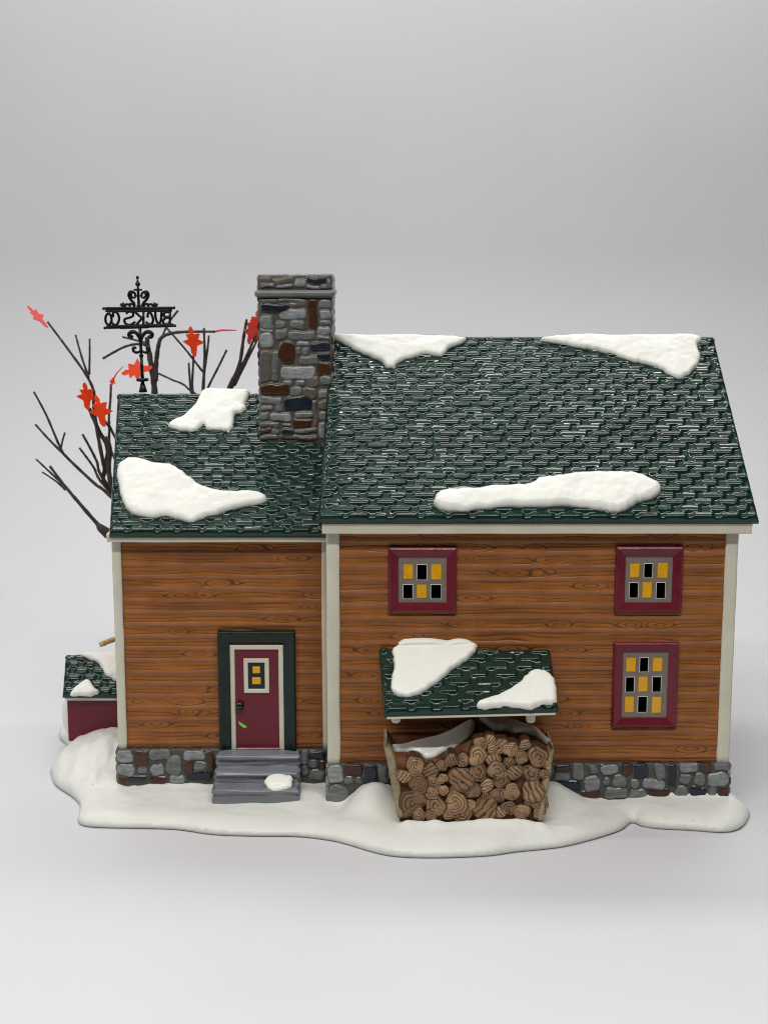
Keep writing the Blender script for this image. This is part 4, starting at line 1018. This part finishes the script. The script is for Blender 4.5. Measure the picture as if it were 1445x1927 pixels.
leaf(364, 643, 12.0, R_(-3), 0.75, R_(8))
leaf(473, 624, 10.5, R_(12), 0.7, R_(35), m='leaf_pale')
leaf(484, 614, 13, R_(14), 0.8, R_(20), y=TY + 3)
mb = MB(); mb.tube([tpt(1350, 434), tpt(1370, 428), tpt(1400, 424), tpt(1490, 426)], [0.4, 0.5, 0.45, 0.2], 6); mb.build('leaf', M['leaf_pale'], tree)
mb = MB(); mb.tube([tpt(675, 760), tpt(700, 710), tpt(745, 662)], [0.35, 0.3, 0.2], 6); mb.build('leaf_stem', M['leaf_pale'], tree)

# ================================================================== BACKDROP (one seamless sweep)
def sweep():
    prof = [(-230, -30), (-226, -6), (-220, 0), (-120, 0), (0, 0), (150, 0), (250, 0)]
    R = 190.0; y0 = 300.0
    for a in range(0, 91, 6): prof.append((y0 + R * math.sin(R_(a)), R - R * math.cos(R_(a))))
    for z in range(240, 1400, 60): prof.append((y0 + R, z))
    xs = np.linspace(-1300, 1300, 81); vs = []; fs = []; k = len(prof)
    for x in xs:
        for (y, z) in prof:
            w = 0.0 if z < 20 else 5.0 * float(fbm(np.array(x / 260.0), np.array(z / 420.0), 31, 2)) * min(1, z / 200)
            vs.append((x, y + w, z))
    for i in range(len(xs) - 1):
        for j in range(k - 1): fs.append((i * k + j, (i + 1) * k + j, (i + 1) * k + j + 1, i * k + j + 1))
    m = mat('white_sheet', (0.645, 0.643, 0.664), 0.55, 0.3, var=0.02, vscale=9, bump=0.25, bscale=14, speck=130, rare=0.987, spot=0.06)
    o = mk('backdrop', vs, fs, m, None, True); o['kind'] = 'structure'
    o['label'] = 'seamless pale grey white sheet that curves up behind the ceramic house'
sweep()

# ================================================================== LIGHT
w = bpy.data.worlds.new('World'); scene.world = w; w.use_nodes = True
bg = w.node_tree.nodes['Background']; bg.inputs[0].default_value = (0.82, 0.85, 0.86, 1); bg.inputs[1].default_value = 0.04
def lamp(name, loc, target, sx, sy, power, colr=(1, 1, 1)):
    l = bpy.data.lights.new(name, 'AREA'); l.shape = 'RECTANGLE'; l.size = sx; l.size_y = sy; l.energy = power; l.color = colr
    o = bpy.data.objects.new(name, l); o.location = loc; col.objects.link(o)
    d = Vector(target) - Vector(loc); o.rotation_euler = d.to_track_quat('-Z', 'Y').to_euler()
lamp('ceiling_panel', (0.0, -0.02, 0.78), (0.0, -0.02, 0.0), 0.90, 0.66, 1.3, (1.0, 0.99, 0.97))
lamp('front_lamp', (0.0, -0.38, 0.62), (0.0, -0.34, 0.0), 0.60, 0.05, 3.7, (1.0, 0.985, 0.955))
lamp('rear_lamp', (0.0, 0.36, 0.64), (0.0, 0.33, 0.0), 0.80, 0.12, 2.5, (1.0, 1.0, 0.99))
lamp('side_lamp', (-0.42, -0.05, 0.40), (0, 0.0, 0.08), 0.04, 0.4, 0.7, (1.0, 0.985, 0.96))

# ================================================================== CAMERA
cam = bpy.data.cameras.new('camera'); co = bpy.data.objects.new('camera', cam); col.objects.link(co); scene.camera = co
cam.sensor_fit = 'VERTICAL'; cam.sensor_height = 24.0; cam.lens = FPX / 1927.0 * 24.0
co.location = Vector((0, -D, H)) * MM; co.rotation_euler = (math.radians(90) - PITCH, 0, 0)
cam.clip_start = 0.01; cam.clip_end = 50
cam.dof.use_dof = True; cam.dof.focus_distance = 0.485; cam.dof.aperture_fstop = cam.lens / 2.0
scene.view_settings.view_transform = 'Standard'; scene.view_settings.look = 'None'; scene.view_settings.gamma = 1; scene.view_settings.exposure = 0
scene.view_settings.use_curve_mapping = False
scene.cycles.pixel_filter_type = 'BLACKMAN_HARRIS'; scene.cycles.filter_width = 1.05
